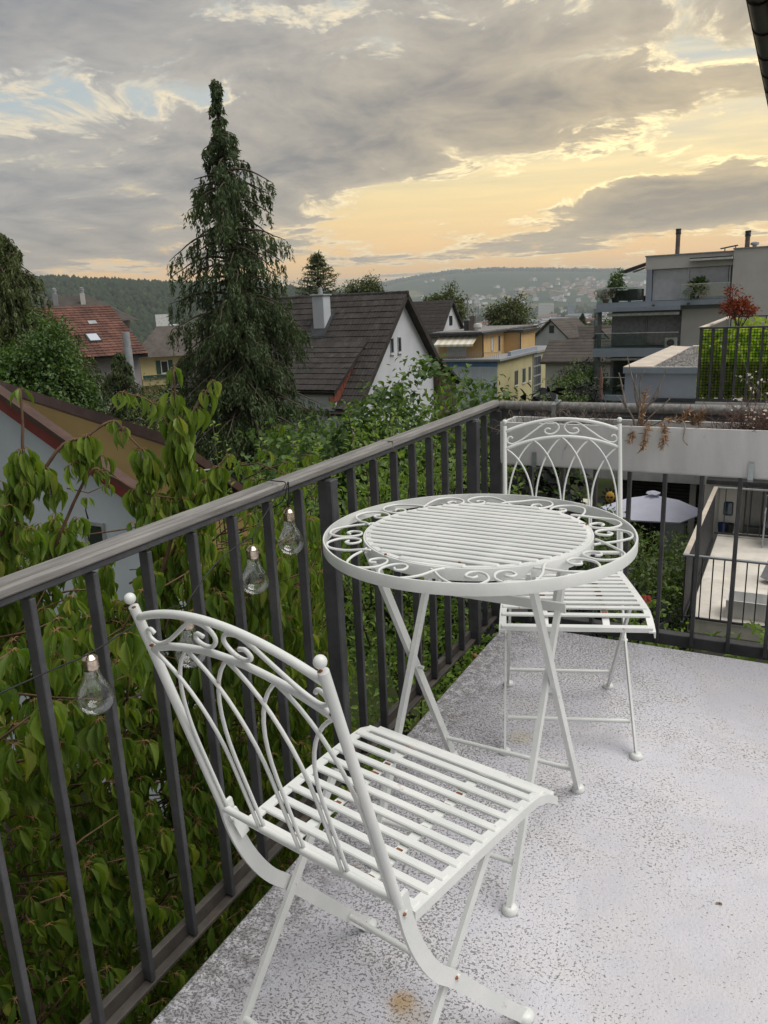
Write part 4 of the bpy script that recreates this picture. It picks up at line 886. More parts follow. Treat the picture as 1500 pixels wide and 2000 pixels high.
    for k, x in enumerate((-1.35, 1.0)):
        c = B('chimney', 'concrete' if k == 0 else 'wall_beige', q, x - .2, x + .2, -1.4, -1.0, 14.0, 15.35); m = MB(); m.lathe([(.17, 0), (.17, .25), (.22, .27), (.22, .38), (.16, .4), (.2, .5), (.05, .56)], (x, -1.2, 15.35), 10); m.build('chimney_cap', 'metal', c)
    # cream house with green shutters
    c = thing('shuttered_house', 'cream house with green shutters and flower balcony', 'house', (-42.5, 45.1, -12)); c.rotation_euler = (0, 0, R_(42))
    B('wall', 'wall_cream', c, -1.6, 9, 0, 7, 0, 10.2); m = MB(); m.add([(-2.2, -.5, 10.15), (9.6, -.5, 10.15), (9.6, 7.5, 10.15), (-2.2, 7.5, 10.15), (-.2, 3.4, 12.3), (8, 3.4, 12.3)], [(0, 1, 5, 4), (1, 2, 5), (2, 3, 4, 5), (3, 0, 4), (0, 3, 2, 1)]); m.build('roof', 'tile_far', c)
    for x in (.15, 2.2, 4.2):
        for z in (9.35, 7.2):
            w = window(c, '-y', (x, 0, z), .55, .95); 
            for sx in (-.45, .45): B('shutter', 'shutter', w, x + sx - .16, x + sx + .16, -.05, -.002, z - .5, z + .5)
    b = B('balcony', 'wall_cream', c, -1.5, 1.2, -.9, -.001, 8.1, 8.6); B('flower_box', 'hedge' if False else 'shutter', b, -1.45, 1.1, -1.0, -.85, 8.62, 8.86)
    w = thing('white_block_house', 'plain white cubic house beyond the dark roof', 'house', (-88.6, 95.1, -14)); w.rotation_euler = (0, 0, R_(43)); B('wall', 'town', w, -1.0, 1.0, -1, 2, 0, 15.2); B('annex', 'town', w, 1.01, 2.4, -1.2, 1.8, 0, 13.6); window(w, '-y', (1.7, -1.2, 13.0), .5, .4)
left_houses()
def gable_house(label, x, y, z0, w, d, h, rh, rz, wm, rm, cat='house', name='gabled_house', chim=False):
    o = thing(name, label, cat, (x, y, z0), rz)
    m = MB(); m.poly_prism_x([(-d, 0), (-d, h), (0, h + rh), (d, h), (d, 0)], -w, w); m.build('wall', wm, o)
    sl = rh / d; ov = .35
    for s_ in (-1, 1):
        m = MB(); m.poly_prism_x([(0, h + rh + .02), (s_ * (d + ov), h - sl * ov + .02), (s_ * (d + ov), h - sl * ov + .2), (0, h + rh + .2)], -w - .3, w + .3); r = m.build('roof', rm, o)
        n = int(math.hypot(d + ov, rh) / .38); mm = MB()
        for k in range(n):
            t = (k + .5) / n; yy = s_ * (d + ov) * t; zz = h + rh + .2 - (rh + sl * ov) * t; mm.bar((-w - .28, yy, zz + .004), (w + .28, yy, zz + .004), .3, .024, (0, s_, -sl))
        mm.build('tile_courses', rm, r)
    for sx in (-1, 1):
        f = MB(); yy = 0
        f.box(sx * w - .005 if sx > 0 else -w - .03, w + .03 if sx > 0 else -w + .005, -.35, .35, h + rh * .25, h + rh * .25 + .8); f.build('window', 'window', o)
    if chim: B('chimney', 'concrete', o, -.25, .25, .3, .8, h + rh * .5, h + rh + .7)
    return o
gable_house('dark roofed house behind the white gable', -29.5, 65.5, -10, 2.0, 2.6, 8.6, 2.6, R_(0), 'wall_white', 'tile_dark')
gable_house('white house with pale gable just beyond the apricot penthouse', -22.5, 84.5, -12, 1.7, 2.4, 9.2, 1.7, R_(60), 'wall_white', 'tile_far')
gable_house('brown roofed house with white verge beside the dark fir', -19.4, 84.0, -12, 3.2, 2.7, 8.0, 2.1, R_(-20), 'wall_white', 'tile_far', chim=True)
gable_house('white gable house beside the glass balconies', -16.6, 84.0, -12, 3, 2.2, 7.8, 2.0, R_(70), 'wall_white', 'tile_far')
gable_house('low house with wide grey brown roof between the yellow wall and glass balconies', -13.6, 59.5, -9, 3.0, 2.0, 5.7, 1.25, R_(0), 'wall_beige', 'tile_far')
def eave():
    g = thing('roof_eave', 'dark metal gutter with brackets under the edge of a roof overhead', 'gutter', (-.47, 5.0, 2.9))
    m = MB(); n = 9; V = []; ys = (0, 5.2)
    for y in ys:
        for r in (.075, .071):
            for k in range(n): a = math.pi + math.pi * k / (n - 1); V.append((.08 + r * math.cos(a), y, .035 + r * math.sin(a)))
    F = []
    for r in (0, 1):
        for k in range(n - 1): F.append((r * n + k, r * n + k + 1, 2 * n + r * n + k + 1, 2 * n + r * n + k))
    F += [(0, n, 3 * n, 2 * n), (n - 1, 2 * n - 1, 4 * n - 1, 3 * n - 1)]
    m.add(V, F); m.build('gutter_trough', 'gutter', g, True)
    m = MB(); m.tube([(.004, 0, .036), (.004, 5.2, .036)], .009, 8); m.build('gutter_bead', 'gutter', g, 50)
    for y in (.15, .8, 1.46, 2.14, 2.73, 3.33, 3.95, 4.55, 5.15):
        m = MB(); m.ribbon([(.08 + .08 * math.cos(math.pi + math.pi * k / 8), y, .035 + .08 * math.sin(math.pi + math.pi * k / 8)) for k in range(9)], .025, .006, (0, 1, 0)); m.build('gutter_bracket', 'eave', g)
    B('fascia', 'eave', g, .165, .19, 0, 5.2, -.09, .12); m = MB(); m.add([(.05, 0, .10), (3.0, 0, 1.6), (3.0, 5.2, 1.6), (.05, 5.2, .10), (.05, 0, .135), (3.0, 0, 1.64), (3.0, 5.2, 1.64), (.05, 5.2, .135)], [(0, 1, 2, 3), (4, 7, 6, 5), (0, 4, 5, 1), (1, 5, 6, 2), (2, 6, 7, 3), (3, 7, 4, 0)]); m.build('roof_sheet', 'tile_edge', g)
    B('soffit', 'eave', g, .19, 2.5, 0, 5.2, -.09, -.07)
eave()
# ================================================================== BALCONY
def balcony():
    B('balcony_floor', 'deck', None, -.913, 3.2, -3.0, 2.67, -.24, 0.0, .006)
    o = bpy.data.objects['balcony_floor']; tag(o, 'pale pitted concrete balcony floor under the table and chairs', 'balcony floor', kind='structure')
    # railing -------------------------------------------------------------
    r = thing('balcony_railing', 'dark grey metal balcony railing with weathered handrail and flat balusters', 'railing', (-1.0, 2.8, 0))
    ox, oy = -1.0, 2.8
    def b_(name, mt, x0, x1, y0, y1, z0, z1, bev=.002): return B(name, mt, r, x0 - ox, x1 - ox, y0 - oy, y1 - oy, z0, z1, bev)
    # left handrail: top board with a groove, and the flat bar that carries it
    m = MB(); yA, yB = -3.0 - oy, 2.825 - oy
    m.bbox(-.021, .008, yA, yB, .816, .834, .0035); m.bbox(.0095, .021, yA, yB, .815, .832, .0035)
    m.build('handrail', 'railtop', r)
    b_('rail_bar', 'rail', -1.015, -.985, -3.0, 2.80, .802, .8145)
    b_('bottom_rail', 'railb', -1.022, -1.006, -3.0, 2.80, -.035, .003, .002)
    b_('bottom_rail', 'railb', -1.0055, -.985, -3.0, 2.80, -.036, -.026, .002)
    # back handrail: round tube on a flat bar
    m = MB(); m.tube([(.02, 0, .818), (4.2, 0, .818)], .018, 14); m.build('handrail', 'railtop', r, 50)
    b_('rail_bar', 'rail', -.985, 3.2, 2.789, 2.811, .772, .7995)
    b_('bottom_rail', 'rail', -.985, 3.2, 2.790, 2.83, -.045, -.001, .002)
    k = 0
    y = 2.549 - 31 * .122
    proto = None
    while y < 2.76:
        wide = k in (23, 31)
        if wide: b_('post', 'rail', -1.014, -.972, y - .015, y + .015, -.05, .797, .003)
        else:
            m = MB(); m.bbox(-.0115, .0115, -.0055, .0055, -.022, .797, .0015)
            if proto is None: o = m.build('baluster', 'rail', r); proto = o
            else: o = proto.copy(); COL.objects.link(o)
            o.parent = r; o.location = (.003, y - oy, 0)
        y += .122; k += 1
    b_('post', 'rail', -1.015, -.968, 2.776, 2.824, -.06, .80, .003)
    x = -.853; k = 0; proto2 = None
    while x < 3.1:
        if True:
            m = MB(); m.bbox(-.0065, .0065, -.014, .014, -.03, .772, .0015)
            if proto2 is None: o = m.build('baluster', 'rail', r); proto2 = o
            else: o = proto2.copy(); COL.objects.link(o)
            o.parent = r; o.location = (x - ox, -.012, 0)
        x += .1195; k += 1
    # bolts along the handrail joint
    for yy in (1.9,): b_('joint_cover', 'railtop', -1.0225, -.9775, yy, yy + .003, .8145, .8352, .0006)
    # planter -------------------------------------------------------------
    p = thing('planter_box', 'long pale fibre cement planter trough hung inside the back railing', 'planter', (-.91, 2.6, .63))
    m = MB(); Lx = 2.4; t = .011; H = .156; D = .152; c = .03
    # outer shell with rounded lower corners
    prof = [(0, H), (0, c), (.008, .009), (c, 0), (D - c, 0), (D - .008, .009), (D, c), (D, H), (D - t, H), (D - t, c + .004), (D - c - .006, t), (c + .006, t), (t, c + .004), (t, H)]
    m.poly_prism_x(prof, 0, Lx)
    o = m.build('trough', 'planter', p, 30)
    m = MB(); m.poly_prism_x([(t + .0005, H - .001), (t + .0005, c + .01), (c + .01, t + .001), (D - c - .01, t + .001), (D - t - .0005, c + .01), (D - t - .0005, H - .001)], .0005, .012); m.build('end_panel', 'planter', p)
    B('soil', 'soil', p, .013, Lx - .01, t + .002, D - t - .002, .03, H - .036)
    for bx in (.125, .81):
        m = MB(); m.ribbon([(bx, -.004, .055), (bx, -.0035, .02), (bx, -.003, .004), (bx, .004, -.004), (bx, .17, -.005), (bx, .205, -.004)], .0155, .003, (1, 0, 0))
        m.tube([(bx, -.0062, .04), (bx, -.004, .04)], .004, 10); m.build('support_bracket', 'zinc', p)
    m = MB(); m.bar((.155, .20, .212), (.155, .115, .205), .016, .003, (1, 0, 0)); m.bar((.155, .125, .206), (.155, .125, .13), .016, .003, (1, 0, 0)); m.tube([(.155, .165, .205), (.155, .165, .235)], .0035, 8)
    m.tube([(.155, .165, .2115), (.155, .165, .2175)], .007, 6); m.build('hook_clamp', 'zinc', p)
    m = MB(); m.box(-.03, .03, -.002, .002, -.001, .06)
balcony()

# ================================================================== TABLE
def spiral(c, r0, r1, a0, a1, n=14):
    return [(c[0] + (r0 + (r1 - r0) * i / n) * math.cos(a0 + (a1 - a0) * i / n), c[1] + (r0 + (r1 - r0) * i / n) * math.sin(a0 + (a1 - a0) * i / n)) for i in range(n + 1)]
def catmull(P, k=6):
    P = [np.array(q, float) for q in P]; Q = [2 * P[0] - P[1]] + P + [2 * P[-1] - P[-2]]; out = []
    for i in range(1, len(Q) - 2):
        a, b, c, d = Q[i - 1:i + 3]
        for j in range(k):
            t = j / k; out.append(.5 * ((2 * b) + (c - a) * t + (2 * a - 5 * b + 4 * c - d) * t * t + (3 * b - a - 3 * c + d) * t ** 3))
    out.append(P[-1]); return [tuple(q) for q in out]
def ring(m, ro, ri, z0, z1, n=96):
    V = []
    for k in range(n):
        a = 2 * math.pi * k / n; c, s_ = math.cos(a), math.sin(a)
        V += [(ro * c, ro * s_, z0), (ro * c, ro * s_, z1 - .0015), (ro * c * .997, ro * s_ * .997, z1), (ri * c, ri * s_, z1), (ri * c, ri * s_, z0)]
    F = [(5 * k + j, 5 * ((k + 1) % n) + j, 5 * ((k + 1) % n) + (j + 1) % 5, 5 * k + (j + 1) % 5) for k in range(n) for j in range(5)]
    return m.add(V, F)
def rust_bead(parent, pts, r=.003):
    m = MB()
    for q in pts: m.sphere(q, r, 6, 4, .6)
    o = m.build('rust_spots', 'rust', parent, True); o['kind'] = 'stuff'; return o
def table():
    t = thing('bistro_table', 'round white metal folding table with slatted top and scrollwork border', 'table', (-.578, 1.499, 0), R_(-1.5))
    Z = .725; RO, RI = .329, .243
    m = MB(); ring(m, RO, RO - .004, Z - .0205, Z + .003); m.build('outer_rim', 'white', t, 40)
    m = MB(); ring(m, RI, RI - .004, Z - .024, Z); ring(m, RI - .0042, RI - .016, Z - .004, Z + .001); m.build('inner_ring', 'white', t, 40)
    n = 18; sp = .0262
    for i in range(n):
        y = (i - (n - 1) / 2) * sp; hx = math.sqrt(max((RI - .010) ** 2 - y * y, .0004))
        m = MB(); m.bbox(-hx, hx, y - .0068, y + .0068, Z - .0035, Z + .0042, .0022); m.build('table_slat', 'white', t)
    for sx in (-.09, .09):
        B('slat_support', 'white', t, sx - .008, sx + .008, -math.sqrt(RI ** 2 - .01) + .005, math.sqrt(RI ** 2 - .01) - .005, Z - .0085, Z - .004)
    # scroll border: eight pairs of mirrored C scrolls
    U = 8; ang = 2 * math.pi / U
    curve = [(.57, .02), (.50, .20), (.40, .58), (.27, .93), (.13, .93), (.035, .62), (.035, .26), (.10, .05), (.19, .10), (.215, .34), (.16, .46), (.115, .36)]
    for u in range(U):
        for s_ in (1, -1):
            P = [((u + .62 + s_ * a) * ang, RI + .002 + r * (RO - RI - .008)) for a, r in curve]
            pts = catmull([(rr * math.cos(th), rr * math.sin(th), Z - .004 + (.0035 if s_ > 0 and i < 2 else 0)) for i, (th, rr) in enumerate(P)], 5)
            m = MB(); m.tube(pts, .0027, 7); m.build('scroll', 'white', t, True)
    # crossed legs
    X0 = .172
    for sx in (-1, 1):
        for d, ins in ((1, 0.0), (-1, .0125)):
            x = sx * (X0 - ins)
            p0, p1 = (x, -d * .165, Z - .012), (x, d * .228, .012)
            m = MB(); m.bar(p0, p1, .011, .021, (1, 0, 0)); o = m.build('leg', 'white', t)
            f = MB(); f.lathe([(.006, .017), (.0115, .016), (.0150, .012), (.0168, .006), (.0165, .0)], (x, d * .229, 0), 14); f.build('foot_cap', 'cream' if False else 'white', o, True)
        m = MB(); m.tube([(sx * (X0 + .007), .0305, .362), (sx * (X0 - .02), .0305, .362)], .0045, 8); m.build('pivot_rivet', 'white', t)
        m = MB(); m.bar((sx * (X0 - .029), .185, Z - .02), (sx * (X0 - .029), .098, .545), .008, .018, (1, 0, 0)); m.build('fold_strut', 'white', t)
    def pt(d, z): # y on a leg at height z
        f = (Z - .012 - z) / (Z - .024); return -d * .165 + f * d * .393
    m = MB(); m.tube([(-X0 + .006, pt(1, .085), .085), (X0 - .006, pt(1, .085), .085)], .006, 10); m.build('stretcher', 'white', t, 60)
    m = MB(); m.tube([(-X0 + .018, pt(-1, .085), .085), (X0 - .018, pt(-1, .085), .085)], .006, 10); m.build('stretcher', 'white', t, 60)
    m = MB(); m.bar((-X0 - .006, pt(-1, .555) - .014, .555), (X0 + .006, pt(-1, .555) - .014, .555), .006, .024, (0, 1, .2)); m.build('top_brace', 'white', t)
    m = MB(); m.bar((-X0, -.163, Z - .016), (X0, -.163, Z - .016), .012, .016, (0, 1, 0)); m.build('top_cross_bar', 'white', t); m = MB(); m.bar((-X0, .163, Z - .016), (X0, .163, Z - .016), .012, .016, (0, 1, 0)); m.build('top_cross_bar', 'white', t)
    rust_bead(t, [(.19, .125, Z + .003), (.195, .126, Z + .003), (.2, .127, Z + .002), (-.02, .02, Z + .002), (.05, -.205, Z + .001), (-.10, -.222, Z + .004)], .0035)
    return t
table()

# ================================================================== CHAIRS
def chair():
    c = thing('folding_chair', '', 'chair')
    PX = .167
    def ypost(z): return -.439 + (.852 - z) * (.122 / .415)     # leaning back post
    # seat: side rails with a rolled front edge
    def seatz(y): return .428 + .006 * math.sin((y + .29) * 6) - (max(0, y - .0) ** 2) * 5.5
    def halfw(y): return .166 + (y + .29) / .36 * .024
    ys = [-.29, -.22, -.15, -.08, -.02, .02, .045, .065, .078]
    for s_ in (-1, 1):
        m = MB(); V = []
        for y in ys:
            x = s_ * halfw(y); z = seatz(y)
            V += [(x, y, z - .016), (x, y, z), (x - s_ * .017, y, z), (x - s_ * .017, y, z - .0035), (x - s_ * .0035, y, z - .0035), (x - s_ * .0035, y, z - .016)]
        n = len(ys); F = [tuple(range(6)), tuple(6 * (n - 1) + k for k in range(6))]
        F += [(6 * i + k, 6 * i + (k + 1) % 6, 6 * i + 6 + (k + 1) % 6, 6 * i + 6 + k) for i in range(n - 1) for k in range(6)]
        m.add(V, F); m.build('seat_rail', 'white', c)
    ns = 12
    for i in range(ns):
        y = -.281 + i * (.349 / (ns - 1)); w = halfw(y) - .005; z = seatz(y)
        big = i in (0, ns - 1)
        tilt = -.0 if y < .02 else -(y - .02) * .35
        m = MB(); m.bbox(-w, w, y - (.0085 if big else .0075), y + (.0085 if big else .0075), z - (.012 if big else .005), z + .0022, .0018); m.build('seat_slat', 'white', c)
    for sx in (-.075, .075):
        m = MB(); m.ribbon([(sx, y, seatz(y) - .0072) for y in [-.275, -.2, -.1, 0, .04, .066]], .017, .003, (1, 0, 0)); m.build('slat_support', 'white', c)
    rs = np.random.RandomState(3); m = MB()
    for i in range(11):
        for sx in (-.075, .075):
            if rs.rand() < .3: continue
            y = -.281 + i * (.349 / 11); w = rs.uniform(.004, .0085); y0 = y + .0085; y1 = y0 + rs.uniform(.004, .014); z = seatz(y + .016) - .0058; o_ = rs.uniform(-.002, .002)
            m.box(sx - w + o_, sx + w + o_, y0, y1, z, z + .0012)
            if rs.rand() < .5: m.box(sx - .008, sx + .008, y0 - .0002, y0 + .0012, z, z + .005)
    o = m.build('rust_spots', 'rust', c); o['kind'] = 'stuff'
    # back posts with ball finials, joined to flat bent bars that run to the front feet
    for s_ in (-1, 1):
        x = s_ * PX
        m = MB(); m.tube([(x, ypost(.835), .835), (x, ypost(.65), .65), (x, ypost(.465), .465)], .0067, 12); o = m.build('back_post', 'white', c, 60)
        f = MB(); f.sphere((x, ypost(.847), .847), .0077, 14, 10); f.build('finial', 'white', o, True)
        path = [(x, -.322, .478), (x, -.313, .435), (x, -.296, .385), (x, -.272, .335), (x, -.243, .291), (x, -.205, .25), (x, -.15, .182), (x, -.07, .086), (x, -.004, .008)]
        path = catmull(path, 3)
        m = MB(); m.ribbon([(q[0] + s_ * .001 + s_ * .006 * max(0, (.25 - q[2]) / .25), q[1], q[2]) for q in path], .0055, .024, (1, 0, 0)); o = m.build('front_leg', 'white', c, 30)
        f = MB(); f.lathe([(.004, .0155), (.0105, .015), (.0152, .0115), (.0168, .006), (.0165, .0)], (x + s_ * .007, -.001, 0), 14); f.build('foot_cap', 'white', o, True)
        xi = s_ * (PX - .0085)
        m = MB(); m.bar((xi, -.083, .410), (xi - s_ * .002, -.397, .008), .007, .0165, (1, 0, 0)); o = m.build('rear_leg', 'white', c)
        f = MB(); f.lathe([(.004, .0155), (.0105, .015), (.0152, .0115), (.0168, .006), (.0165, .0)], (xi - s_ * .002, -.398, 0), 14); f.build('foot_cap', 'white', o, True)
        m = MB(); m.tube([(xi - s_ * .006, -.2, .252), (x + s_ * .007, -.2, .252)], .0042, 9); m.build('pivot_rivet', 'white', c); m = MB(); m.tube([(xi - s_ * .006, -.316, .448), (x + s_ * .006, -.316, .448)], .0046, 9); m.build('pivot_rivet', 'white', c)
        rust_bead(c, [(x + s_ * .0042, -.2 - .0045, .254), (x + s_ * .004, -.316 - .004, .45), (x - s_ * .003, ypost(.838), .834), (x - s_ * .006, ypost(.782), .776), (x - s_ * .006, ypost(.47), .468), (x + s_ * .006, -.012, .022)], .0036)
        m = MB(); m.ribbon([(x - s_ * .0065, -.316, .462), (x - s_ * .0068, -.306, .436), (x - s_ * .007, -.296, .408)], .0035, .017, (1, 0, 0)); m.build('hinge_plate', 'white', c)
    def rail_z(x, z0, rise): return z0 + rise * (1 - (x / PX) ** 2)
    def backpt(x, z): return (x, ypost(z) + .0 - .018 * (1 - (x / PX) ** 2) * 0, z)
    xs = [PX * (-1 + i / 10) for i in range(21)]
    m = MB(); m.tube([backpt(x, rail_z(x, .818, .034)) for x in xs], .0055, 10); m.build('top_rail', 'white', c, True)
    m = MB(); m.tube([backpt(x, rail_z(x, .768, .034)) for x in xs], .005, 10); m.build('lower_rail', 'white', c, True)
    m = MB(); m.tube([backpt(-PX, .472), backpt(PX, .472)], .0058, 10); m.build('back_tube', 'white', c, 60)
    # interlaced pointed arches
    for k in range(5):
        for d in (1, -1):
            j = k + d
            if not 0 <= j <= 4: continue
            x0 = -PX + .006 + k * (2 * PX - .012) / 4 + d * .003; x1 = -PX + .006 + j * (2 * PX - .012) / 4
            zt = rail_z(x1, .766, .034); pts = []
            for i in range(17):
                t = i / 16
                if t < .42: x, z = x0, .474 + (.60 - .474) * t / .42
                else:
                    a = (t - .42) / .58 * 1.2; z = .60 + (zt - .60) * math.sin(a) / math.sin(1.2); x = x0 + (x1 - x0) * (1 - math.cos(a)) / (1 - math.cos(1.2))
                pts.append((x, ypost(z) + d * .0022, z))
            m = MB(); m.tube(pts, .0028, 7); m.build('arch_rod', 'white', c, True)
    # scrolls between the two rails
    for s_ in (-1, 1):
        cv = [(.905, .30), (.945, .48), (.90, .66), (.80, .40), (.845, .04), (.70, -.02), (.52, .30), (.36, .72), (.24, .97), (.09, .86), (.055, .50), (.13, .16), (.25, .14), (.325, .38), (.28, .58), (.20, .52)]
        cv = [(.90, .42), (.935, .60), (.985, .58), (.995, .30), (.90, .03), (.74, .10), (.55, .42), (.38, .78), (.25, .97), (.10, .84), (.05, .50), (.13, .15), (.24, .12), (.31, .32), (.27, .52), (.20, .46)]
        pts = []
        for a, b in cv:
            x = s_ * a * (PX - .008); lo, hi = rail_z(x, .773, .034), rail_z(x, .813, .034); z = lo + (hi - lo) * b; pts.append((x, ypost(z), z))
        m = MB(); m.tube(catmull(pts, 5), .003, 7); m.build('scroll', 'white', c, True)
    for d, y, z in ((0, -.062, .075), (1, -.337, .085)):
        m = MB(); w = PX - .003 if d == 0 else PX - .012; m.tube([(-w, y, z), (w, y, z)], .0058, 10); m.build('stretcher', 'white', c, 60)
    return c
ch1 = chair(); ch1.location = (-.494, 1.0775, 0); ch1.rotation_euler = (0, 0, R_(-10.7))
tag(ch1, 'white metal folding chair with arched back turned towards the string of bulbs', 'chair', 'white folding chairs')
ch2 = copy_tree(ch1); ch2.location = (-.458, 1.869, 0); ch2.rotation_euler = (0, 0, R_(180 + 20))
tag(ch2, 'white metal folding chair standing in front of the long planter trough', 'chair', 'white folding chairs')

# ================================================================== STRING OF BULBS
def light_string():
    s = thing('light_string', 'string of clear glass light bulbs on black wire tied to the railing', 'string light', (-.96, 1.0, .7))
    o0 = Vector((-.96, 1.0, .7))
    tops = [(-.965, .788, .681), (-.965, 1.014, .661), (-.965, 1.224, .733), (-.965, 1.363, .777)]
    def rel(q): return tuple(Vector(q) - o0)
    wp = [(-.97, -1.2, .78), (-.972, -.3, .70), (-.97, .45, .688), (-.965, .70, .686), (-.963, .788, .684), (-.962, .90, .70), (-.964, 1.014, .664), (-.964, 1.10, .70), (-.963, 1.224, .737), (-.965, 1.30, .785), (-.955, 1.345, .838), (-.985, 1.36, .842), (-1.034, 1.35, .838), (-1.03, 1.33, .80), (-.985, 1.31, .78), (-.955, 1.335, .80), (-.955, 1.358, .84), (-.962, 1.363, .835), (-.965, 1.363, .78)]
    wp = [(-.97, -1.2, .74), (-.972, -.3, .70), (-.97, .45, .692), (-.965, .70, .686), (-.963, .788, .682), (-.962, .90, .672 + .02), (-.964, 1.0, .685), (-.964, 1.014, .664), (-.964, 1.03, .69), (-.964, 1.12, .735), (-.963, 1.216, .75), (-.963, 1.224, .736), (-.963, 1.232, .755), (-.965, 1.30, .80), (-.955, 1.345, .836), (-.985, 1.352, .8395), (-1.03, 1.352, .838), (-1.034, 1.35, .81), (-1.0, 1.345, .782), (-.966, 1.348, .80), (-.957, 1.356, .838), (-.961, 1.363, .82), (-.965, 1.363, .778)]
    m = MB(); m.tube([rel(q) for q in catmull(wp, 6)], .0013, 6); m.build('wire', 'wire', s, True)
    for i, q in enumerate(tops):
        c = rel(q); k = 1.0
        prof = [(.0125, -.026), (.0128, -.032), (.0150, -.043), (.0205, -.055), (.0252, -.066), (.0270, -.076), (.0262, -.086), (.0222, -.096), (.0150, -.1025), (.0070, -.1052), (.0006, -.1058)]
        m = MB(); m.lathe([(.0125 + (a - .0125) * 1.22 if a > .0125 else a, z) for a, z in prof], c, 24, cap=False); b = m.build('bulb', 'bulb', s, True)
        capp = [(.003, 0.0), (.006, -.0005), (.0095, -.004), (.0115, -.007)]
        z = -.008
        for j in range(4): capp += [(.0132, z), (.0118, z - .0025)]; z -= .0047
        capp += [(.0128, -.027)]
        m = MB(); m.lathe(capp, c, 20); m.build('bulb_cap', 'brass', b, True)
        m = MB(); m.tube([(c[0], c[1], c[2] - .026), (c[0], c[1], c[2] - .046)], [.0045, .0028], 8)
        m.tube([(c[0] - .002, c[1], c[2] - .044), (c[0] - .008, c[1] - .004, c[2] - .066)], .0004, 4); m.tube([(c[0] + .002, c[1], c[2] - .044), (c[0] + .008, c[1] + .004, c[2] - .066)], .0004, 4)
        m.build('filament_stem', 'bulb', b, True)
light_string()
# a curled scrap of dry leaf on the floor
m = MB(); m.add([(0, 0, .001), (.006, .003, .004), (.012, .001, .002), (.011, .006, .004), (.005, .0085, .0015), (0, .005, .003), (.006, .0045, .0)], [(0, 1, 6), (1, 2, 6), (2, 3, 6), (3, 4, 6), (4, 5, 6), (5, 0, 6)])
o = m.build('fallen_leaf', 'cardboard'); o.location = (-.055, 1.458, .0005); tag(o, 'tiny curled dry leaf lying on the bare balcony floor', 'leaf')
# ================================================================== VEGETATION
def limb(rs, p0, p1, r0, r1, k=5, wob=.06):
    p0, p1 = np.array(p0, float), np.array(p1, float); Ln = np.linalg.norm(p1 - p0); pts = [p0 + (p1 - p0) * i / k + (rs.normal(size=3) * wob * Ln * .5 if 0 < i < k else 0) for i in range(k + 1)]
    return [tuple(q) for q in pts], [r0 + (r1 - r0) * i / k for i in range(k + 1)]
def crown_points(rs, n_cl, per, c, rad, clump, lo=.45, zflat=0.0, hemi=None):
    """clump centres through an uneven ellipsoid, leaves scattered round each; returns P, outward dirs"""
    d = rdir(rs, n_cl * 2); d = d[d[:, 2] > -.75][:n_cl]; n = len(d)
    lump = 1 + .22 * np.sin(d[:, 0] * 5 + c[0]) * np.cos(d[:, 1] * 4 + c[1]) + .15 * np.sin(d[:, 2] * 7 + d[:, 0] * 3)
    r = rs.uniform(lo ** 2, 1, n) ** .5 * lump; cc = np.array(c) + d * r[:, None] * np.array(rad)
    k = rs.poisson(per, n) + 1; idx = np.repeat(np.arange(n), k); sz = rs.uniform(.6, 1.35, n)[idx]
    off = rs.normal(size=(len(idx), 3)) * clump * sz[:, None] * np.array([1, 1, .7])
    return cc[idx] + off, unit(d[idx] + unit(off) * .8)
def broad_tree(name, label, base, c, rad, n_cl, per, clump, leaf, mt, seed, T=T_LOW, trunk=.12, lo=.45, droop=.5, aspect=.55, cat='tree', group=None, limbs=7):
    rs = np.random.RandomState(seed); t = thing(name, label, cat, base, 0, group); base = np.array(base)
    m = MB(); c = np.array(c)
    top = c + np.array([0, 0, rad[2] * .3]); pts, rr = limb(rs, (0, 0, 0), top - base, trunk, trunk * .25, 7, .03); m.tube(pts, rr, 8)
    for i in range(limbs):
        a = rs.uniform(0, 6.28); f = rs.uniform(.3, .85); s0 = np.array(pts[int(f * 7)]); e = c - base + np.array([math.cos(a) * rad[0] * .75, math.sin(a) * rad[1] * .75, rs.uniform(-.4, .6) * rad[2]])
        p2, r2 = limb(rs, s0, e, trunk * .45, trunk * .08, 5, .08); m.tube(p2, r2, 5)
    m.build('trunk', 'bark', t, True)
    P, O = crown_points(rs, n_cl, per, c - base, rad, clump, lo); n = len(P)
    A = unit(O * .7 + rdir(rs, n) * .7 + np.array([0, 0, -droop])); Nn = unit(O * .6 + rdir(rs, n) * .5 + np.array([0, 0, .6]))
    Ln = leaf * rs.uniform(.65, 1.3, n); leaf_obj('crown', P, A, Nn, Ln, Ln * aspect, T, mt, t); return t
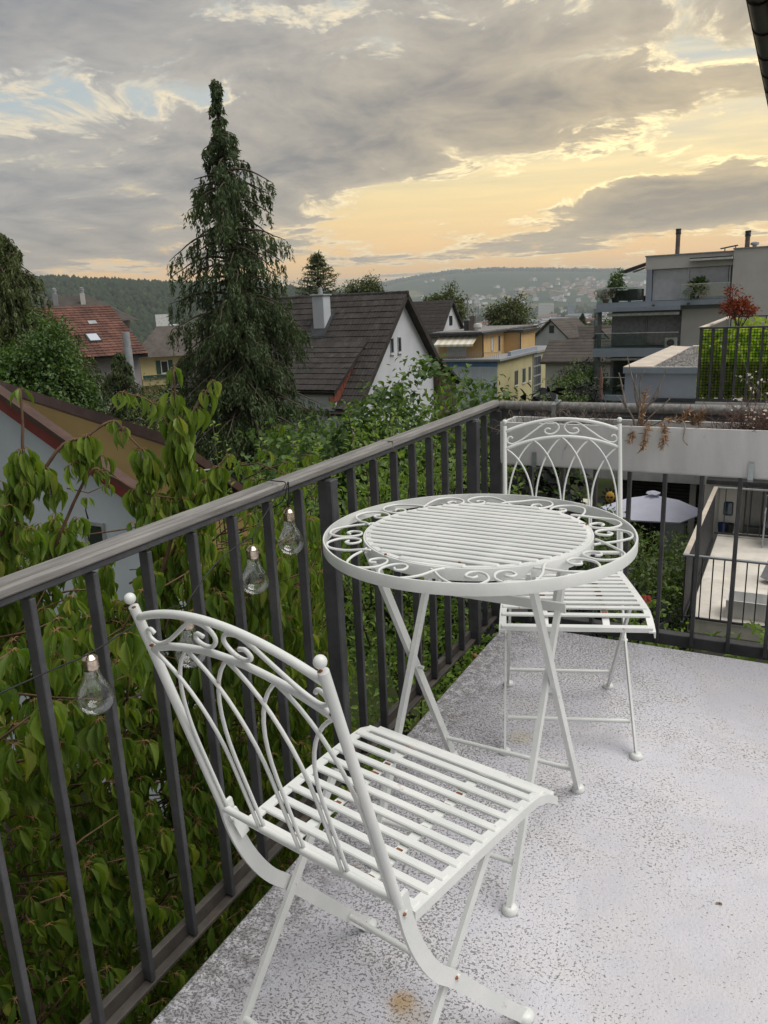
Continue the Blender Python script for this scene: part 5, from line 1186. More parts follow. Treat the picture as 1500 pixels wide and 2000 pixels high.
def cypress(name, label, base, top_z, prof, mt, seed, n_br, spray=.3, dens=1.0, lean=(0, 0), up=.15, upper_gap=0.0):
    """weeping conifer: arching branches hung with drooping sprays. prof: (height fraction, radius)"""
    rs = np.random.RandomState(seed); t = thing(name, label, 'tree', base); Ht = top_z - base[2]
    m = MB(); tp = [(lean[0] * (i / 14) ** 2, lean[1] * (i / 14) ** 2, Ht * i / 14) for i in range(15)]; m.tube(tp, [.20 * (1 - i / 14.5) + .012 for i in range(15)], 8); m.build('trunk', 'bark', t, True)
    tw = MB(); PP, AA, NN, LL, WW = [], [], [], [], []
    fr, rd = zip(*prof)
    for i in range(n_br):
        f = fr[0] + (1 - fr[0]) * ((i + rs.rand()) / n_br)
        if f > upper_gap > 0 and rs.rand() < .22: continue
        h = f * Ht; R = np.interp(f, fr, rd) * rs.choice([.5, .75, 1.0, 1.2], p=[.25, .3, .3, .15]); a = i * 2.4 + rs.normal() * .4
        d = np.array([math.cos(a), math.sin(a), 0]); o = np.array([lean[0] * f * f, lean[1] * f * f, h]); side = np.array([-d[1], d[0], 0])
        k = max(4, int(R / .16)); sag = rs.uniform(.1, .35); pts = []
        for j in range(k + 1):
            s_ = j / k; z = up * R * s_ * 2.0 - (sag + .3) * R * s_ * s_ * 1.3 + (.10 * R * max(0, s_ - .8) * 3); pts.append(o + d * R * s_ + side * .07 * R * math.sin(s_ * 3 + i) + np.array([0, 0, z]))
        tw.tube([tuple(q) for q in pts], [.035 * (1 - s_ / (k + .5)) * min(1, R) + .006 for s_ in range(k + 1)], 4)
        for j in range(1 if not f > upper_gap > 0 else max(1, int(k * .15)), k + 1):
            s_ = j / k; nb = max(1, int((3 + 3 * s_) * dens * (.85 if f > upper_gap > 0 else 1)))
            if f > upper_gap > 0 and rs.rand() < (.5 if R < .3 else .12): continue
            for _ in range(nb):
                lat = rs.normal() * .16 * (1 - .4 * s_) * max(R, .5); b0 = pts[j] + side * lat + d * rs.uniform(-.12, .05) * R * .4 + np.array([0, 0, -abs(lat) * .25])
                ln = spray * rs.uniform(.5, 1.35) * (.34 + .86 * min(1, R)) * (.78 if f > upper_gap > 0 else 1); q = 13
                tt = np.linspace(.05, 1, q); g = b0 + np.outer(tt, d * .12 * ln + side * rs.normal() * .10 * ln) + np.outer(tt, [0, 0, -ln]) + rs.normal(size=(q, 3)) * .018
                PP.append(g); AA.append(np.array([0, 0, -1.0]) + rs.normal(size=(q, 3)) * .42 + d * .25); NN.append(d + rs.normal(size=(q, 3)) * .6); LL.append(spray * rs.uniform(.2, .42, q)); WW.append(rs.uniform(.016, .032, q) * (spray / .3))
    tw.build('branches', 'bark', t, True)['kind'] = 'stuff'
    leaf_obj('crown', np.vstack(PP), np.vstack(AA), np.vstack(NN), np.concatenate(LL), np.concatenate(WW), T_STRIP, mt, t, False); return t

# --- the tall weeping cypress and its neighbours
cypress('weeping_cypress', 'tall dark weeping conifer with bent tip beside the dark tiled roof', (-13.50, 17.45, -6.3), 6.85,
        [(.08, 2.2), (.39, 1.9), (.498, 1.68), (.578, 1.5), (.63, 1.38), (.73, 1.35), (.80, 1.12), (.837, 1.0), (.86, .6), (.897, .45), (.92, .24), (.95, .15), (.985, .10), (1, .06)], 'cypress', 21, 330, .36, 1.0, (-.06, -.1), .22, .62)
cypress('weeping_cypress', 'dense olive green conifer above the ochre roof edge', (-19.3, 14.75, -6.3), 3.5,
        [(.1, 2.6), (.45, 2.4), (.62, 2.0), (.75, 1.55), (.86, .85), (.95, .42), (1, .15)], 'cypress2', 22, 330, .34, 1.1, (.1, .05), .25)
cypress('dwarf_cypress', 'small dark bluish conifer beneath the steel flue', (-14.4, 13.85, -6.3), .38, [(.5, .8), (.75, .7), (.9, .45), (1, .08)], 'cypress', 23, 90, .24, 1.0)
broad_tree('walnut_tree', 'round bright green broadleaf tree in front of the red roof', (-16.5, 13.3, -6.3), (-16.6, 13.4, -.95), (1.25, 1.2, 1.85), 900, 34, .15, .10, 'walnut', 24, T_MID, .14, .5)
broad_tree('lilac_bush', 'loose grey green bush below the steel flue', (-14.0, 13.9, -6.3), (-13.9, 14.0, -1.5), (.75, .8, 1.0), 160, 20, .14, .09, 'cypress2', 25, T_LOW, .06, .4, .2, .5, 'bush')
# --- cedar and others behind the roofs
def cedar(base, top_z, R, seed):
    rs = np.random.RandomState(seed); t = thing('cedar_tree', 'blue green cedar with level branches behind the dark tiled ridge', 'tree', base); H = top_z - base[2]; m = MB(); m.tube([(0, 0, 0), (.1, 0, H * .6), (.25, 0, H)], [.25, .14, .02], 7); m.build('trunk', 'bark', t, True)
    PP, AA, NN, LL = [], [], [], []
    tw = MB()
    for i in range(95):
        f = .66 + .34 * (i / 95); r = R * (1.05 - ((f - .66) / .34) ** 1.2) * rs.uniform(.6, 1.15) + .1; a = i * 2.4; d = np.array([math.cos(a), math.sin(a), 0]); n = 46; s_ = rs.uniform(.1, 1, n) ** .7
        g = np.array([.2 * f, 0, f * H]) + np.outer(s_, d * r) + np.outer(s_ ** 1.0 * r * .35, [0, 0, 1]) + rs.normal(size=(n, 3)) * np.array([.12, .12, .035]) + np.outer(s_, [0, 0, -.2])
        tw.tube([(.2 * f, 0, f * H), tuple(np.array([.2 * f, 0, f * H]) + d * r + np.array([0, 0, r * .35 - .2]))], [.04, .012], 4)
        PP.append(g); AA.append(d + rs.normal(size=(n, 3)) * .6); NN.append(np.array([0, 0, 1.0]) + rs.normal(size=(n, 3)) * .3); LL.append(rs.uniform(.14, .3, n))
    tw.build('branches', 'bark', t)['kind'] = 'stuff'
    Ln = np.concatenate(LL); leaf_obj('crown', np.vstack(PP), np.vstack(AA), np.vstack(NN), Ln, Ln * .3, T_STRIP, 'cypress2', t, False)
cedar((-32.0, 50.8, -9), 5.1, 2.75, 31)
broad_tree('round_tree', 'taller of two round trees peeping over the dark tiled ridge', (-38.1, 70.4, -12), (-38.1, 70.4, 2.6), (1.15, 1.1, 1.3), 120, 22, .28, .24, 'far', 32, T_LOW, .2)
broad_tree('round_tree', 'smaller of two round trees peeping over the dark tiled ridge', (-39.8, 69.6, -12), (-39.8, 69.6, 2.3), (.65, .7, 1.05), 70, 22, .26, .24, 'far', 33, T_LOW, .15)
broad_tree('garden_tree', 'olive green tree behind the roof aerial', (-29.6, 69.2, -12), (-29.3, 69.0, .4), (1.9, 1.7, 1.9), 240, 24, .3, .26, 'far', 34, T_LOW, .2)
broad_tree('garden_tree', 'olive green tree behind the apricot penthouse', (-24.6, 66.2, -12), (-24.5, 72.5, -.5), (2.2, 1.4, 1.75), 240, 24, .3, .26, 'far', 35, T_LOW, .2)
broad_tree('garden_tree', 'dull yellow green tree beyond the brown roofed house', (-17.5, 93, -12), (-17.0, 92, -3.1), (2.6, 1.6, 1.7), 160, 24, .35, .3, 'far', 36, T_LOW, .2)
broad_tree('garden_tree', 'autumn brown tree between the valley roofs', (-22.0, 100, -12), (-22.0, 100, -3.2), (3.4, 1.6, 1.6), 160, 24, .35, .3, 'cypress2', 37, T_LOW, .2)
cypress('fir_tree', 'dark fir standing above the brown roofs in the valley', (-22.3, 92.0, -12), -.6, [(.55, 1.9), (.75, 1.25), (.9, .6), (1, .08)], 'cypress', 38, 110, .5, .8, (0, 0), .3)
for i, (x, y, z, r, lb) in enumerate(((-10.0, 39.5, -3.9, .95, 'bush beside the yellow wall beyond the balcony'), (-9.2, 38.5, -4.4, .9, 'bush under the glass balconies'), (-11.6, 47, -4.3, 1.1, 'dark bush in front of the low grey brown roof'), (-10.6, 46, -4.1, 1.0, 'bright bush in front of the low grey brown roof'))):
    broad_tree('garden_bush', lb, (x, y, -8), (x, y, z), (r, r, 1.5), 170, 24, .22, .16, ('hedge', 'dark', 'dark', 'walnut')[i], 40 + i, T_LOW, .08, .4, .3, .55, 'bush')
def hedge(name, label, x0, x1, y0, y1, z0, z1, n, leaf, mt, seed, cat='hedge', T=T_LOW):
    rs = np.random.RandomState(seed); t = thing(name, label, cat, ((x0 + x1) / 2, (y0 + y1) / 2, z0)); cx, cy = (x0 + x1) / 2, (y0 + y1) / 2
    P = np.stack([rs.uniform(x0, x1, n), rs.uniform(y0, y1, n), z0 + (z1 - z0) * rs.uniform(0, 1, n) ** .55], -1)
    P[:, 2] += (vnoise(P[:, 0], P[:, 1], .7, seed) - .5) * .5 + (vnoise(P[:, 0], P[:, 1], .25, seed) - .5) * .2
    A = rdir(rs, n) + np.array([0, 0, .2]); Nn = rdir(rs, n) * .7 + np.array([0, -.2, .8]); Ln = leaf * rs.uniform(.6, 1.4, n)
    leaf_obj('foliage', P - np.array([cx, cy, z0]), A, Nn, Ln, Ln * .5, T, mt, t)
    m = MB()
    for _ in range(26):
        x, y = rs.uniform(x0, x1) - cx, rs.uniform(y0, y1) - cy; m.tube([(x, y, 0), (x + rs.normal() * .1, y + rs.normal() * .1, (z1 - z0) * .8)], [.03, .008], 5)
    m.build('stems', 'bark', t)['kind'] = 'stuff'
    return t
hedge('clipped_hedge', 'long clipped hedge below the yellow house', -11.0, -8.6, 36.5, 37.4, -8, -3.15, 2600, .14, 'hedge', 51); hedge('clipped_hedge', 'second clipped hedge in front of the bushes below the yellow house', -11.0, -8.4, 34.0, 34.8, -8, -3.35, 2600, .14, 'hedge', 52)
def stake(x, y, z, lb):
    t = thing('wooden_stake', lb, 'post', (x, y, -8)); m = MB(); m.tube([(0, 0, 0), (0, 0, z + 7.8), (0, 0, z + 8.3)], [.13, .13, .02], 8); m.build('shaft', 'dryred', t, 40)
stake(-9.65, 39.6, -3.15, 'shorter pointed wooden stake by the clipped hedges'); stake(-8.7, 39.9, -2.5, 'taller pointed wooden stake by the glass balconies')
hedge('garden_hedge', 'wide green garden hedge below the white parasol', -4.2, -1.3, 11.5, 14.5, -6.3, -2.75, 15000, .085, 'hedge', 53)
hedge('ivy_bank', 'shaded leafy bank between the balcony and the lower terrace', -2.6, -1.22, 6.6, 11.4, -6.3, -2.9, 17000, .08, 'dark', 54)
hedge('low_shrubs', 'pale green low shrub under the back railing', -1.0, 1.4, 3.9, 5.2, -3.6, -1.0, 3800, .075, 'plum', 55, 'shrub', T_MID)
def rose():
    rs = np.random.RandomState(60); t = broad_tree('rose_bush', 'pale leafed rose bush with one pink bloom beside the terrace', (-1.32, 8.6, -6.3), (-1.3, 8.6, -2.75), (.42, .45, .62), 70, 18, .09, .065, 'plum', 61, T_MID, .03, .3, .2, .6, 'bush')
    n = 26; d = rdir(rs, n); leaf_obj('bloom', np.array([.02, .05, 4.16]) + d * .012, d, rdir(rs, n), np.full(n, .05), np.full(n, .045), T_LOW, 'rose', t)
rose()
# --- shrubs on the left below the railing
broad_tree('maple_shrub', 'large dark leafy maple bush in front of the white gable', (-4.3, 8.4, -6.3), (-4.3, 8.3, -1.55), (1.8, 1.5, 1.72), 900, 30, .12, .078, 'shrub', 71, T_MID, .09, .55, .55, .8, 'bush')
broad_tree('maple_shrub', 'dark leafy maple bush beside the corner of the back railing', (-2.9, 8.0, -6.3), (-2.9, 8.0, -1.3), (1.0, 1.1, 1.4), 400, 28, .12, .076, 'shrub', 72, T_MID, .08, .5, .55, .8, 'bush')
broad_tree('laurel_bush', 'dark glossy bush directly behind the planter trough', (-1.85, 5.7, -6.3), (-1.85, 5.7, -1.3), (.55, .8, 1.4), 230, 22, .11, .08, 'dark', 73, T_MID, .06, .4, .4, .6, 'bush')
def plum():
    rs = np.random.RandomState(80); t = thing('plum_tree', 'light green plum tree with upright shoots outside the railing', 'tree', (-2.4, 4.6, -6.3)); b = np.array([-2.4, 4.6, -6.3])
    P, O = crown_points(rs, 520, 40, (-.0, 0.0, 4.75), (1.25, 1.55, 1.75), .12, .5); n = len(P)
    A = [unit(O + rdir(rs, n) * .6 + np.array([0, 0, .3]))]; PP = [P]; NN = [unit(O * .5 + rdir(rs, n) * .6 + np.array([0, 0, .6]))]; m = MB()
    m.tube([(0, 0, 0), (.05, 0, 2.0), (0, .1, 4.3)], [.12, .09, .03], 8)
    for i in range(90):
        a = rs.uniform(0, 6.28); rr = rs.uniform(.1, 1.25); h0 = rs.uniform(5.0, 6.15); q = np.array([rr * math.cos(a), rr * math.sin(a) * 1.2, h0]); e = q + np.array([rs.normal() * .1, rs.normal() * .1, rs.uniform(.45, .85)])
        if e[2] > 6.85: e[2] = 6.85
        m.tube([tuple(q), tuple(e)], [.006, .002], 4); k = 46; s_ = np.linspace(0, 1, k); ph = s_ * 40
        PP.append(q + np.outer(s_, e - q) + rs.normal(size=(k, 3)) * .012); A.append(np.stack([np.cos(ph), np.sin(ph), np.full(k, .7)], -1)); NN.append(np.stack([-np.cos(ph) * .6, -np.sin(ph) * .6, np.ones(k)], -1))
    m.build('trunk', 'bark', t, True); PP, A, NN = np.vstack(PP), np.vstack(A), np.vstack(NN); n = len(PP); Ln = rs.uniform(.03, .055, n); leaf_obj('crown', PP, A, NN, Ln, Ln * .45, T_MID, 'plum', t)
    f = MB()
    for i in range(40): a = rs.uniform(0, 6.28); q = (1.15 * math.cos(a), 1.3 * math.sin(a), rs.uniform(3.4, 5.7)); f.sphere(q, .016, 6, 4)
    f.build('fruits', 'terracotta', t, True)['kind'] = 'stuff'
plum()
def cherry():
    rs = np.random.RandomState(90); base = np.array([-2.9, 1.4, -6.3]); t = thing('cherry_tree', 'cherry tree with long drooping leaves pressing against the left railing', 'tree', tuple(base))
    t['label'] = 'cherry tree with long drooping leaves pressing against the balusters by the string of bulbs'
    m = MB(); m.tube([(0, 0, 0), (.05, 0, 2.5), (.3, .1, 4.6), (.6, .1, 6.0)], [.16, .13, .08, .03], 9); m.build('trunk', 'bark', t, True)
    PET, TW = MB(), MB(); LP, LA, LN, LL, LW, LS = [], [], [], [], [], []
    def whorl(p, n, L0, score, droop=1.0, spread=.42):
        ph0 = rs.uniform(0, 6.28)
        for i in range(n):
            a = ph0 + i * 2.4 + rs.normal() * .25; o = np.array([math.cos(a), math.sin(a), 0]); pet = L0 * rs.uniform(.22, .4); s_ = spread * rs.uniform(.5, 1.4)
            q = p + o * pet * .75 + np.array([0, 0, rs.uniform(-.35, .15) * pet]); PET.tube([tuple(p), tuple((p + q) / 2 + np.array([0, 0, pet * .18])), tuple(q)], .0009, 3, False)
            Ln = L0 * rs.uniform(.55, 1.25); LP.append(q); LA.append(o * s_ + np.array([0, 0, -droop]) + rs.normal(size=3) * .12); LN.append(o * .9 + np.array([0, 0, s_ * .9]) + rs.normal(size=3) * .35); LL.append(Ln); LW.append(Ln * rs.uniform(.22, .32)); LS.append(score)
    def shoot(pts, clusters, r0=.007):
        P = catmull([np.array(q) - base for q in pts], 6); TW.tube(P, [r0 * (1 - .65 * i / len(P)) for i in range(len(P))], 6); P = np.array(P)
        for f, n, L0, dr, sp in clusters:
            q = P[min(len(P) - 1, int(f * (len(P) - 1)))]; whorl(q, n + 2, L0 * .74, 0, dr, sp * .85)
            if n > 6: whorl(q - np.array([rs.normal() * .012, rs.normal() * .012, .03]), n + 1, L0 * .72, 0, dr, sp * .8); whorl(q + np.array([rs.normal() * .015, rs.normal() * .015, -.06]), n, L0 * .70, 0, dr, sp * .8)
    # the shoots standing clear of the handrail
    shoot([(-1.85, 1.5, -.1), (-1.56, 1.6, .55), (-1.5, 1.615, .85), (-1.49, 1.62, 1.06)], [(.55, 9, .085, 1, .45), (.63, 9, .09, 1, .4), (.7, 10, .09, 1, .4), (.76, 9, .09, 1, .38), (.82, 11, .09, 1, .4), (.88, 4, .08, 1, .4), (.94, 3, .075, 1, .35), (1, 4, .062, .9, .4)])
    shoot([(-1.50, 1.61, .87), (-1.53, 1.57, .97), (-1.585, 1.52, 1.005)], [(.5, 2, .075, 1, .3), (.8, 2, .075, 1, .3), (1, 3, .068, 1, .35)], .004)
    shoot([(-1.49, 1.62, .88), (-1.45, 1.66, .96), (-1.415, 1.69, 1.02)], [(.45, 3, .08, 1, .3), (.75, 3, .075, 1, .3), (1, 3, .06, 1, .35)], .004)
    shoot([(-2.1, 1.1, .2), (-1.80, 1.30, .72), (-1.76, 1.33, .90), (-1.75, 1.34, 1.03)], [(.3, 8, .085, 1, .45), (.45, 9, .085, 1, .4), (.58, 10, .085, 1, .38), (.66, 9, .08, 1, .36), (1, 4, .055, .7, .6)])
    shoot([(-2.0, 1.2, .3), (-1.74, 1.37, .82), (-1.66, 1.45, .895), (-1.61, 1.5, .93), (-1.585, 1.52, .89), (-1.55, 1.555, .825)], [(.22, 8, .085, 1, .45), (.36, 10, .085, 1, .4), (.42, 9, .085, 1, .4), (.62, 5, .055, .8, .5), (.74, 3, .06, .9, .4), (.95, 9, .08, 1, .4), (1, 9, .08, 1, .4)], .006)
    shoot([(-1.9, 1.3, .3), (-1.68, 1.43, .765), (-1.63, 1.475, .785), (-1.57, 1.53, .73), (-1.49, 1.6, .70)], [(.2, 8, .085, 1, .5), (.45, 3, .07, 1, .3), (.72, 9, .085, 1, .45), (.85, 8, .085, 1, .45), (1, 9, .085, 1, .4)], .005)
    shoot([(-1.75, 1.6, .2), (-1.5, 1.64, .66), (-1.435, 1.67, .76), (-1.395, 1.7, .81)], [(.4, 8, .085, 1, .45), (.6, 8, .08, 1, .45), (.78, 8, .075, 1, .4), (1, 5, .055, 1, .4)], .005)
    shoot([(-2.2, 1.0, .2), (-1.88, 1.2, .7), (-1.80, 1.27, .80)], [(.3, 8, .09, 1, .45), (.6, 9, .09, 1, .45), (.85, 9, .085, 1, .45), (1, 8, .08, 1, .45)], .006)
    for i in range(34):
        a = rs.uniform(-.95, -.62) if i % 3 else rs.uniform(-1.0, -.86); D = rs.uniform(1.95, 2.6); x, y = D * math.sin(a), D * math.cos(a); zt = rs.uniform(.28, .70) - (.12 if a > -.7 else 0)
        b = np.array([x - .15 - rs.rand() * .2, y + rs.normal() * .1, zt - rs.uniform(.35, .6)]); e = np.array([x, y, zt]); shoot([b, (b + e) / 2 + rs.normal(size=3) * .03 + np.array([0, 0, .06]), e], [(.35, 7, .08, 1, .5), (.6, 8, .085, 1, .45), (.8, 8, .085, 1, .45), (1, 7, .075, 1, .45)], .004)
    # the body of the crown: whorls at twig ends
    n = 0
    while n < 7600:
        dep = rs.exponential(.36); z = rs.uniform(-3.4, .66); x = -1.27 - .28 * vnoise(rs.uniform(-1, 4), z, .45, 9) - dep; y = rs.uniform(.1, 3.6)
        x = -1.24 - .34 * float(vnoise(y + 10, z + 10, .5, 9)) - dep
        if x < -3.4 or -x / y < .60 + rs.uniform(0, .12): continue
        if z > .30 and rs.rand() > (.62 - z) * 2.6: continue
        p = np.array([x, y, z]) - base; n += 1
        whorl(p, rs.randint(6, 10), rs.uniform(.046, .076), dep + .5, 1.0, rs.uniform(.3, .6))
        if rs.rand() < .5: e = p + np.array([-.25 * rs.rand() - .05, rs.normal() * .12, -rs.uniform(.0, .2)]); TW.tube([tuple(e), tuple((e + p) / 2 + rs.normal(size=3) * .015), tuple(p)], [.004, .003, .0018], 4)
    for i in range(16):
        e = np.array([rs.uniform(-1.9, -1.4), rs.uniform(.4, 2.3), rs.uniform(-2.4, .5)]) - base; s0 = np.array([.3, .1, rs.uniform(2.5, 5.2)]); pts, rr = limb(rs, s0, e, .03, .006, 6, .07); b_ = MB(); b_.tube(pts, rr, 6); b_.build('branch', 'twig', t, True)
    TW.build('twigs', 'twig', t, True)['kind'] = 'stuff'; PET.build('petioles', 'petiole', t, True)['kind'] = 'stuff'
    LP, LA, LN = np.array(LP), unit(np.array(LA)), np.array(LN); LL, LW, LS = np.array(LL), np.array(LW), np.array(LS)
    # the leaves that show largest become leaves of their own, the rest one mass
    Wd = LP + base; D = np.linalg.norm(Wd - np.array([0, 0, 1.2]), axis=1); Mx = np.array([[0.88642, 0.46115, -0.04008], [0.08421, -0.2458, -0.96566], [-0.45516, 0.8526, -0.25671]]); cv = (Wd - np.array([0, 0, 1.2])) @ Mx.T
    inside = (np.abs(cv[:, 0] / cv[:, 2]) < .48) & (np.abs(cv[:, 1] / cv[:, 2]) < .64); sc_ = np.where(inside, LS * 4 + D - LL * 6, 99); order = np.argsort(sc_); big = order[:300]; rest = order[300:]
    protos = []
    for k, T in enumerate((T_HI, T_HI2)):
        me = bpy.data.meshes.new('leaf'); V = T[0].copy(); me.from_pydata([tuple(v) for v in V], [], [tuple(f) for f in T[1]]); me.update(); me.materials.append(L['cherry']); me.shade_smooth(); protos.append(me)
    for i in big:
        A = LA[i]; Nn = LN[i] - A * (LN[i] @ A); Nn /= np.linalg.norm(Nn); Sd = np.cross(A, Nn); o = link(protos[rs.randint(2)], 'leaf', None, t)
        o.matrix_local = Matrix(((A[0] * LL[i], Sd[0] * LW[i], Nn[0] * LL[i], LP[i][0]), (A[1] * LL[i], Sd[1] * LW[i], Nn[1] * LL[i], LP[i][1]), (A[2] * LL[i], Sd[2] * LW[i], Nn[2] * LL[i], LP[i][2]), (0, 0, 0, 1)))
    h = len(rest) // 2
    for k, (idx, T) in enumerate(((rest[::2], T_HI), (rest[1::2], T_HI2))):
        o = leaf_obj('foliage', LP[idx], LA[idx], LN[idx], LL[idx], LW[idx], T, 'cherry_deep', t); o['kind'] = 'stuff'
cherry()
# --- red maple in a pot on the screened balcony, potted plants on the far terrace
def potted(name, label, base, potr, poth, c, rad, n_cl, per, clump, leaf, mt, seed, cat='plant', potm='pot', stem=True):
    rs = np.random.RandomState(seed); t = thing(name, label, cat, base); m = MB(); m.lathe([(potr * .7, 0), (potr, poth), (potr * .88, poth), (potr * .8, poth * .85), (.01, poth * .85)], (0, 0, 0), 12); m.build('pot', potm, t, 40)
    if stem:
        m = MB(); m.tube([(0, 0, poth * .8), tuple(np.array(c) * .7), tuple(c)], [potr * .12, potr * .09, potr * .03], 6)
        for _ in range(7): e = np.array(c) + rdir(rs, 1)[0] * np.array(rad) * .9; m.tube([tuple(np.array(c) * .7), tuple(e)], [potr * .05, potr * .015], 4)
        m.build('stem', 'bark', t, True)
    P, O = crown_points(rs, n_cl, per, c, rad, clump, .3); n = len(P); Ln = leaf * rs.uniform(.6, 1.3, n); leaf_obj('foliage', P, O + rdir(rs, n) * .6, rdir(rs, n) + np.array([0, 0, 1.0]), Ln, Ln * .6, T_LOW, mt, t); return t
potted('red_maple', 'small red Japanese maple in a pot behind the green screen', (-1.12, 17, -.76), .2, .3, (.03, 0, 1.62), (.30, .3, .17), 60, 22, .05, .06, 'red', 101)
def sparse_top():
    rs = np.random.RandomState(102); t = [o for o in COL.objects if o.name.startswith('red_maple')][0]; P, O = crown_points(rs, 16, 9, (-.12, 0, 1.92), (.16, .15, .12), .035, .3); n = len(P); Ln = .05 * rs.uniform(.6, 1.3, n); leaf_obj('foliage', P, O, rdir(rs, n), Ln, Ln * .5, T_LOW, 'red', t)
    m = MB(); m.tube([(0, 0, 1.3), (-.1, 0, 1.75), (-.14, 0, 2.05)], [.015, .008, .003], 5); m.build('stem', 'bark', t)
sparse_top()
potted('potted_palm', 'spiky potted plant on the upper glass balcony', (-4.85, 44.0, .83), .2, .3, (0, 0, .5), (.36, .3, .3), 40, 12, .06, .3, 'hedge', 103, stem=False)
potted('potted_shrub', 'tall leafy potted shrub at the roof terrace corner', (-9.0, 44.2, .83), .2, .28, (.05, 0, 1.0), (.3, .3, .6), 60, 14, .1, .12, 'walnut', 104)
potted('potted_maple', 'reddish potted maple at the roof terrace corner', (-9.45, 44.0, .83), .2, .2, (0, 0, .42), (.42, .3, .22), 50, 14, .08, .1, 'dryleaf', 105, potm='terracotta')
# --- dry plants in the planter
def sprigs(t, rs, base, n, h, spread, r, mt, name='stems', curl=.25, branch=2, arch=0.0):
    m = MB(); tips = []
    for i in range(n):
        a = rs.uniform(0, 6.28); d = np.array([math.cos(a) * spread * rs.uniform(.2, 1.2), math.sin(a) * spread * rs.uniform(.2, .6), 1.0]); p = np.array(base) + np.array([rs.normal() * .03, rs.normal() * .012, 0]); pts = [p]; L0 = h * rs.uniform(.5, 1.2) / 6
        for k in range(6): d = d + rs.normal(size=3) * curl + np.array([0, 0, -arch * k * .12]); p = p + d / np.linalg.norm(d) * L0; pts.append(p)
        m.tube([tuple(q) for q in pts], [r * (1 - .7 * k / 6) for k in range(7)], 4); tips.append(pts)
        for b in range(branch):
            k = rs.randint(2, 6); e = pts[k] + (d / np.linalg.norm(d) + rs.normal(size=3) * .8) * L0 * rs.uniform(.6, 1.6); m.tube([tuple(pts[k]), tuple((pts[k] + e) / 2 + rs.normal(size=3) * .004), tuple(e)], [r * .5, r * .4, r * .2], 3); tips.append([pts[k], e])
    m.build(name, mt, t, True)['kind'] = 'stuff'; return tips
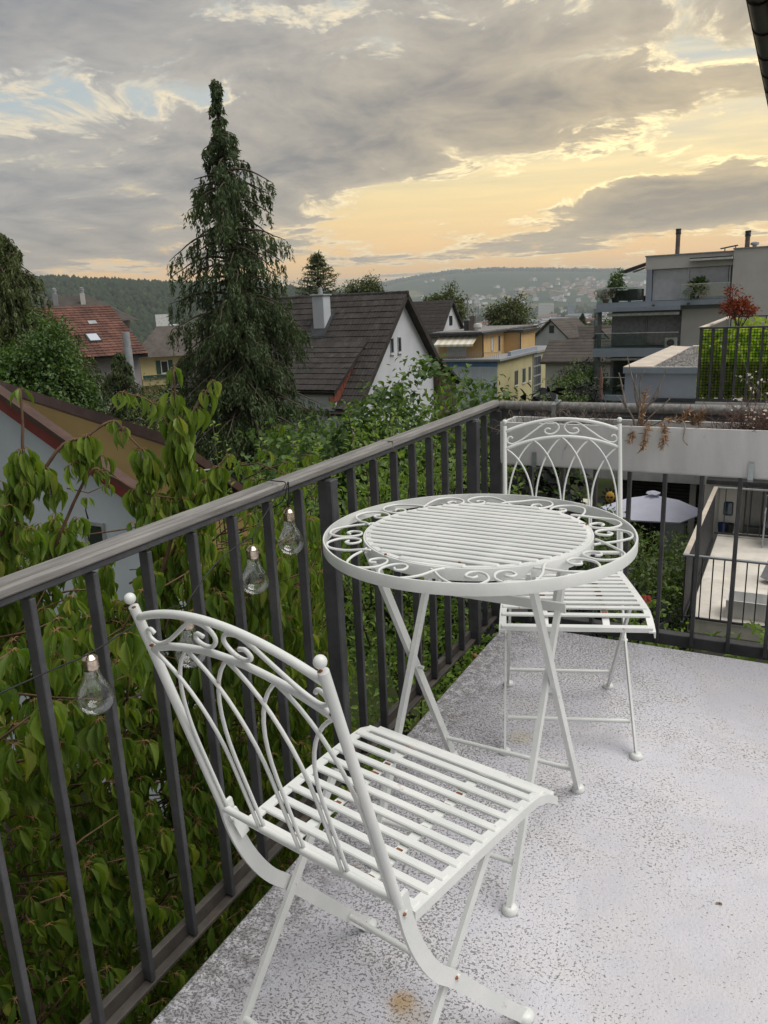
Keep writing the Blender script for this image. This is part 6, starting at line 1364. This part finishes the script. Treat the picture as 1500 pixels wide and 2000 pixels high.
def dry_plants():
    rs = np.random.RandomState(111)
    t = thing('dead_thyme', 'tangled mat of dead grey thyme at the end of the planter', 'plant', (-.75, 2.675, .74))
    for i in range(9): sprigs(t, rs, (-.13 + i * .045, rs.uniform(-.03, .03), 0), 15, .12, 1.0, .0013, 'dry', 'stems', .6, 3, .3)
    sprigs(t, rs, (.12, -.03, .01), 16, .14, 1.0, .0008, 'dryred', 'stems', .35, 3, 2.2)
    t2 = thing('bare_twigs', 'tall bare dead twigs standing in the planter', 'plant', (-.455, 2.68, .74)); m = MB()
    for q in ([(0, 0, 0), (.003, 0, .06), (-.002, .0, .12), (-.022, 0, .19), (-.045, .0, .265)], [(.003, 0, .0), (.004, .003, .1), (.0, .005, .18), (.012, 0, .22)], [(0, .0, .0), (.02, 0, .08), (.05, .002, .15), (.075, 0, .20), (.083, 0, .225)], [(-.005, 0, .0), (-.02, 0, .06), (-.04, 0, .10), (-.075, .01, .14)], [(0, 0, .02), (.03, -.01, .06), (.075, -.01, .10), (.10, 0, .13)], [(0, .0, .08), (-.018, 0, .15), (-.012, 0, .21)], [(.004, 0, .09), (.05, .01, .13), (.062, .01, .165)], [(-.04, 0, .10), (-.06, 0, .18), (-.068, 0, .215)]):
        P = catmull([np.array(v) + rs.normal(size=3) * .002 for v in q], 4); m.tube(P, [.0038 * (1 - .7 * i / len(P)) for i in range(len(P))], 5)
    m.build('twigs', 'dry', t2, True)['kind'] = 'stuff'; sprigs(t2, rs, (0, 0, .01), 14, .09, 1.2, .0009, 'dry', 'stems', .5, 2)
    t3 = thing('dead_juniper', 'brown dead juniper sprig drooping over the planter edge', 'plant', (-.36, 2.66, .745)); m = MB(); PP, AA, LL = [], [], []
    br = [[(-.06, 0, 0), (-.075, -.02, .05), (-.075, -.025, .10), (-.068, -.02, .155)], [(-.06, 0, .0), (-.05, -.05, .045), (-.055, -.08, .015), (-.06, -.085, -.02)], [(-.02, 0, 0), (-.005, -.045, .045), (.005, -.075, .02), (.0, -.08, -.015)], [(-.06, 0, .03), (.0, 0, .06), (.04, 0, .055), (.06, 0, .085)], [(.04, 0, .055), (.07, 0, .05), (.088, -.005, .07)], [(.06, 0, .05), (.095, .0, .055), (.105, 0, .08)], [(-.06, 0, 0), (-.09, -.04, .035), (-.10, -.075, .0)]]
    for q in br:
        P = np.array(catmull(q, 6)); m.tube([tuple(v) for v in P], [.0022 * (1 - .6 * i / len(P)) for i in range(len(P))], 5)
        for k in range(5, len(P)):
            for _ in range(9): PP.append(P[k] + rs.normal(size=3) * .003); AA.append((P[k] - P[k - 1]) / np.linalg.norm(P[k] - P[k - 1]) * .9 + rs.normal(size=3) * .65); LL.append(rs.uniform(.012, .026))
    m.tube(catmull([(.05, -.03, .06), (.062, -.06, .045), (.06, -.075, .01), (.075, -.085, -.008)], 6), .002, 5); m.build('branches', 'dry', t3, True)['kind'] = 'stuff'
    LL = np.array(LL); leaf_obj('needles', np.array(PP), np.array(AA), rdir(rs, len(PP)), LL, LL * .14, T_STRIP, 'dryleaf', t3, False)
    t4 = thing('dead_heather', 'reddish brown dead heather bush filling the planter', 'plant', (-.12, 2.675, .745))
    for i in range(7): sprigs(t4, rs, (-.04 + i * .035, rs.uniform(-.02, .03), 0), 30, .13, .9, .0014, 'dryred', 'stems', .3, 3)
    tips = sprigs(t4, rs, (.05, 0, 0), 10, .22, .6, .0011, 'dry', 'stems', .2, 3); P = np.array([q[-1] for q in tips] * 3) + rs.normal(size=(len(tips) * 3, 3)) * .006; n = len(P); Ln = rs.uniform(.008, .014, n); leaf_obj('dry_leaves', P, rdir(rs, n), rdir(rs, n), Ln, Ln * .6, T_LOW, 'cream', t4)
    sprigs(t4, rs, (-.06, -.01, 0), 4, .13, 2.2, .0016, 'dryred', 'stems', .2, 2, .6)
dry_plants()
# ================================================================== HAZE
def haze():
    m = MB(); m.box(-9800, 9800, -9800, 9800, -56, 262); me = m.mesh('haze'); o = bpy.data.objects.new('haze', me); COL.objects.link(o)
    mt = bpy.data.materials.new('haze_air'); mt.use_nodes = True; nt = mt.node_tree; nt.nodes.clear()
    out = nt.nodes.new('ShaderNodeOutputMaterial'); v = nt.nodes.new('ShaderNodeVolumePrincipled'); nt.links.new(v.outputs[0], out.inputs['Volume'])
    v.inputs['Color'].default_value = (.74, .80, .86, 1); v.inputs['Density'].default_value = HAZE_DENSITY; v.inputs['Anisotropy'].default_value = .2
    me.materials.append(mt); tag(o, 'thin evening haze hanging in the valley air', 'haze', kind='stuff')
HAZE_DENSITY = 1.6e-4
haze()
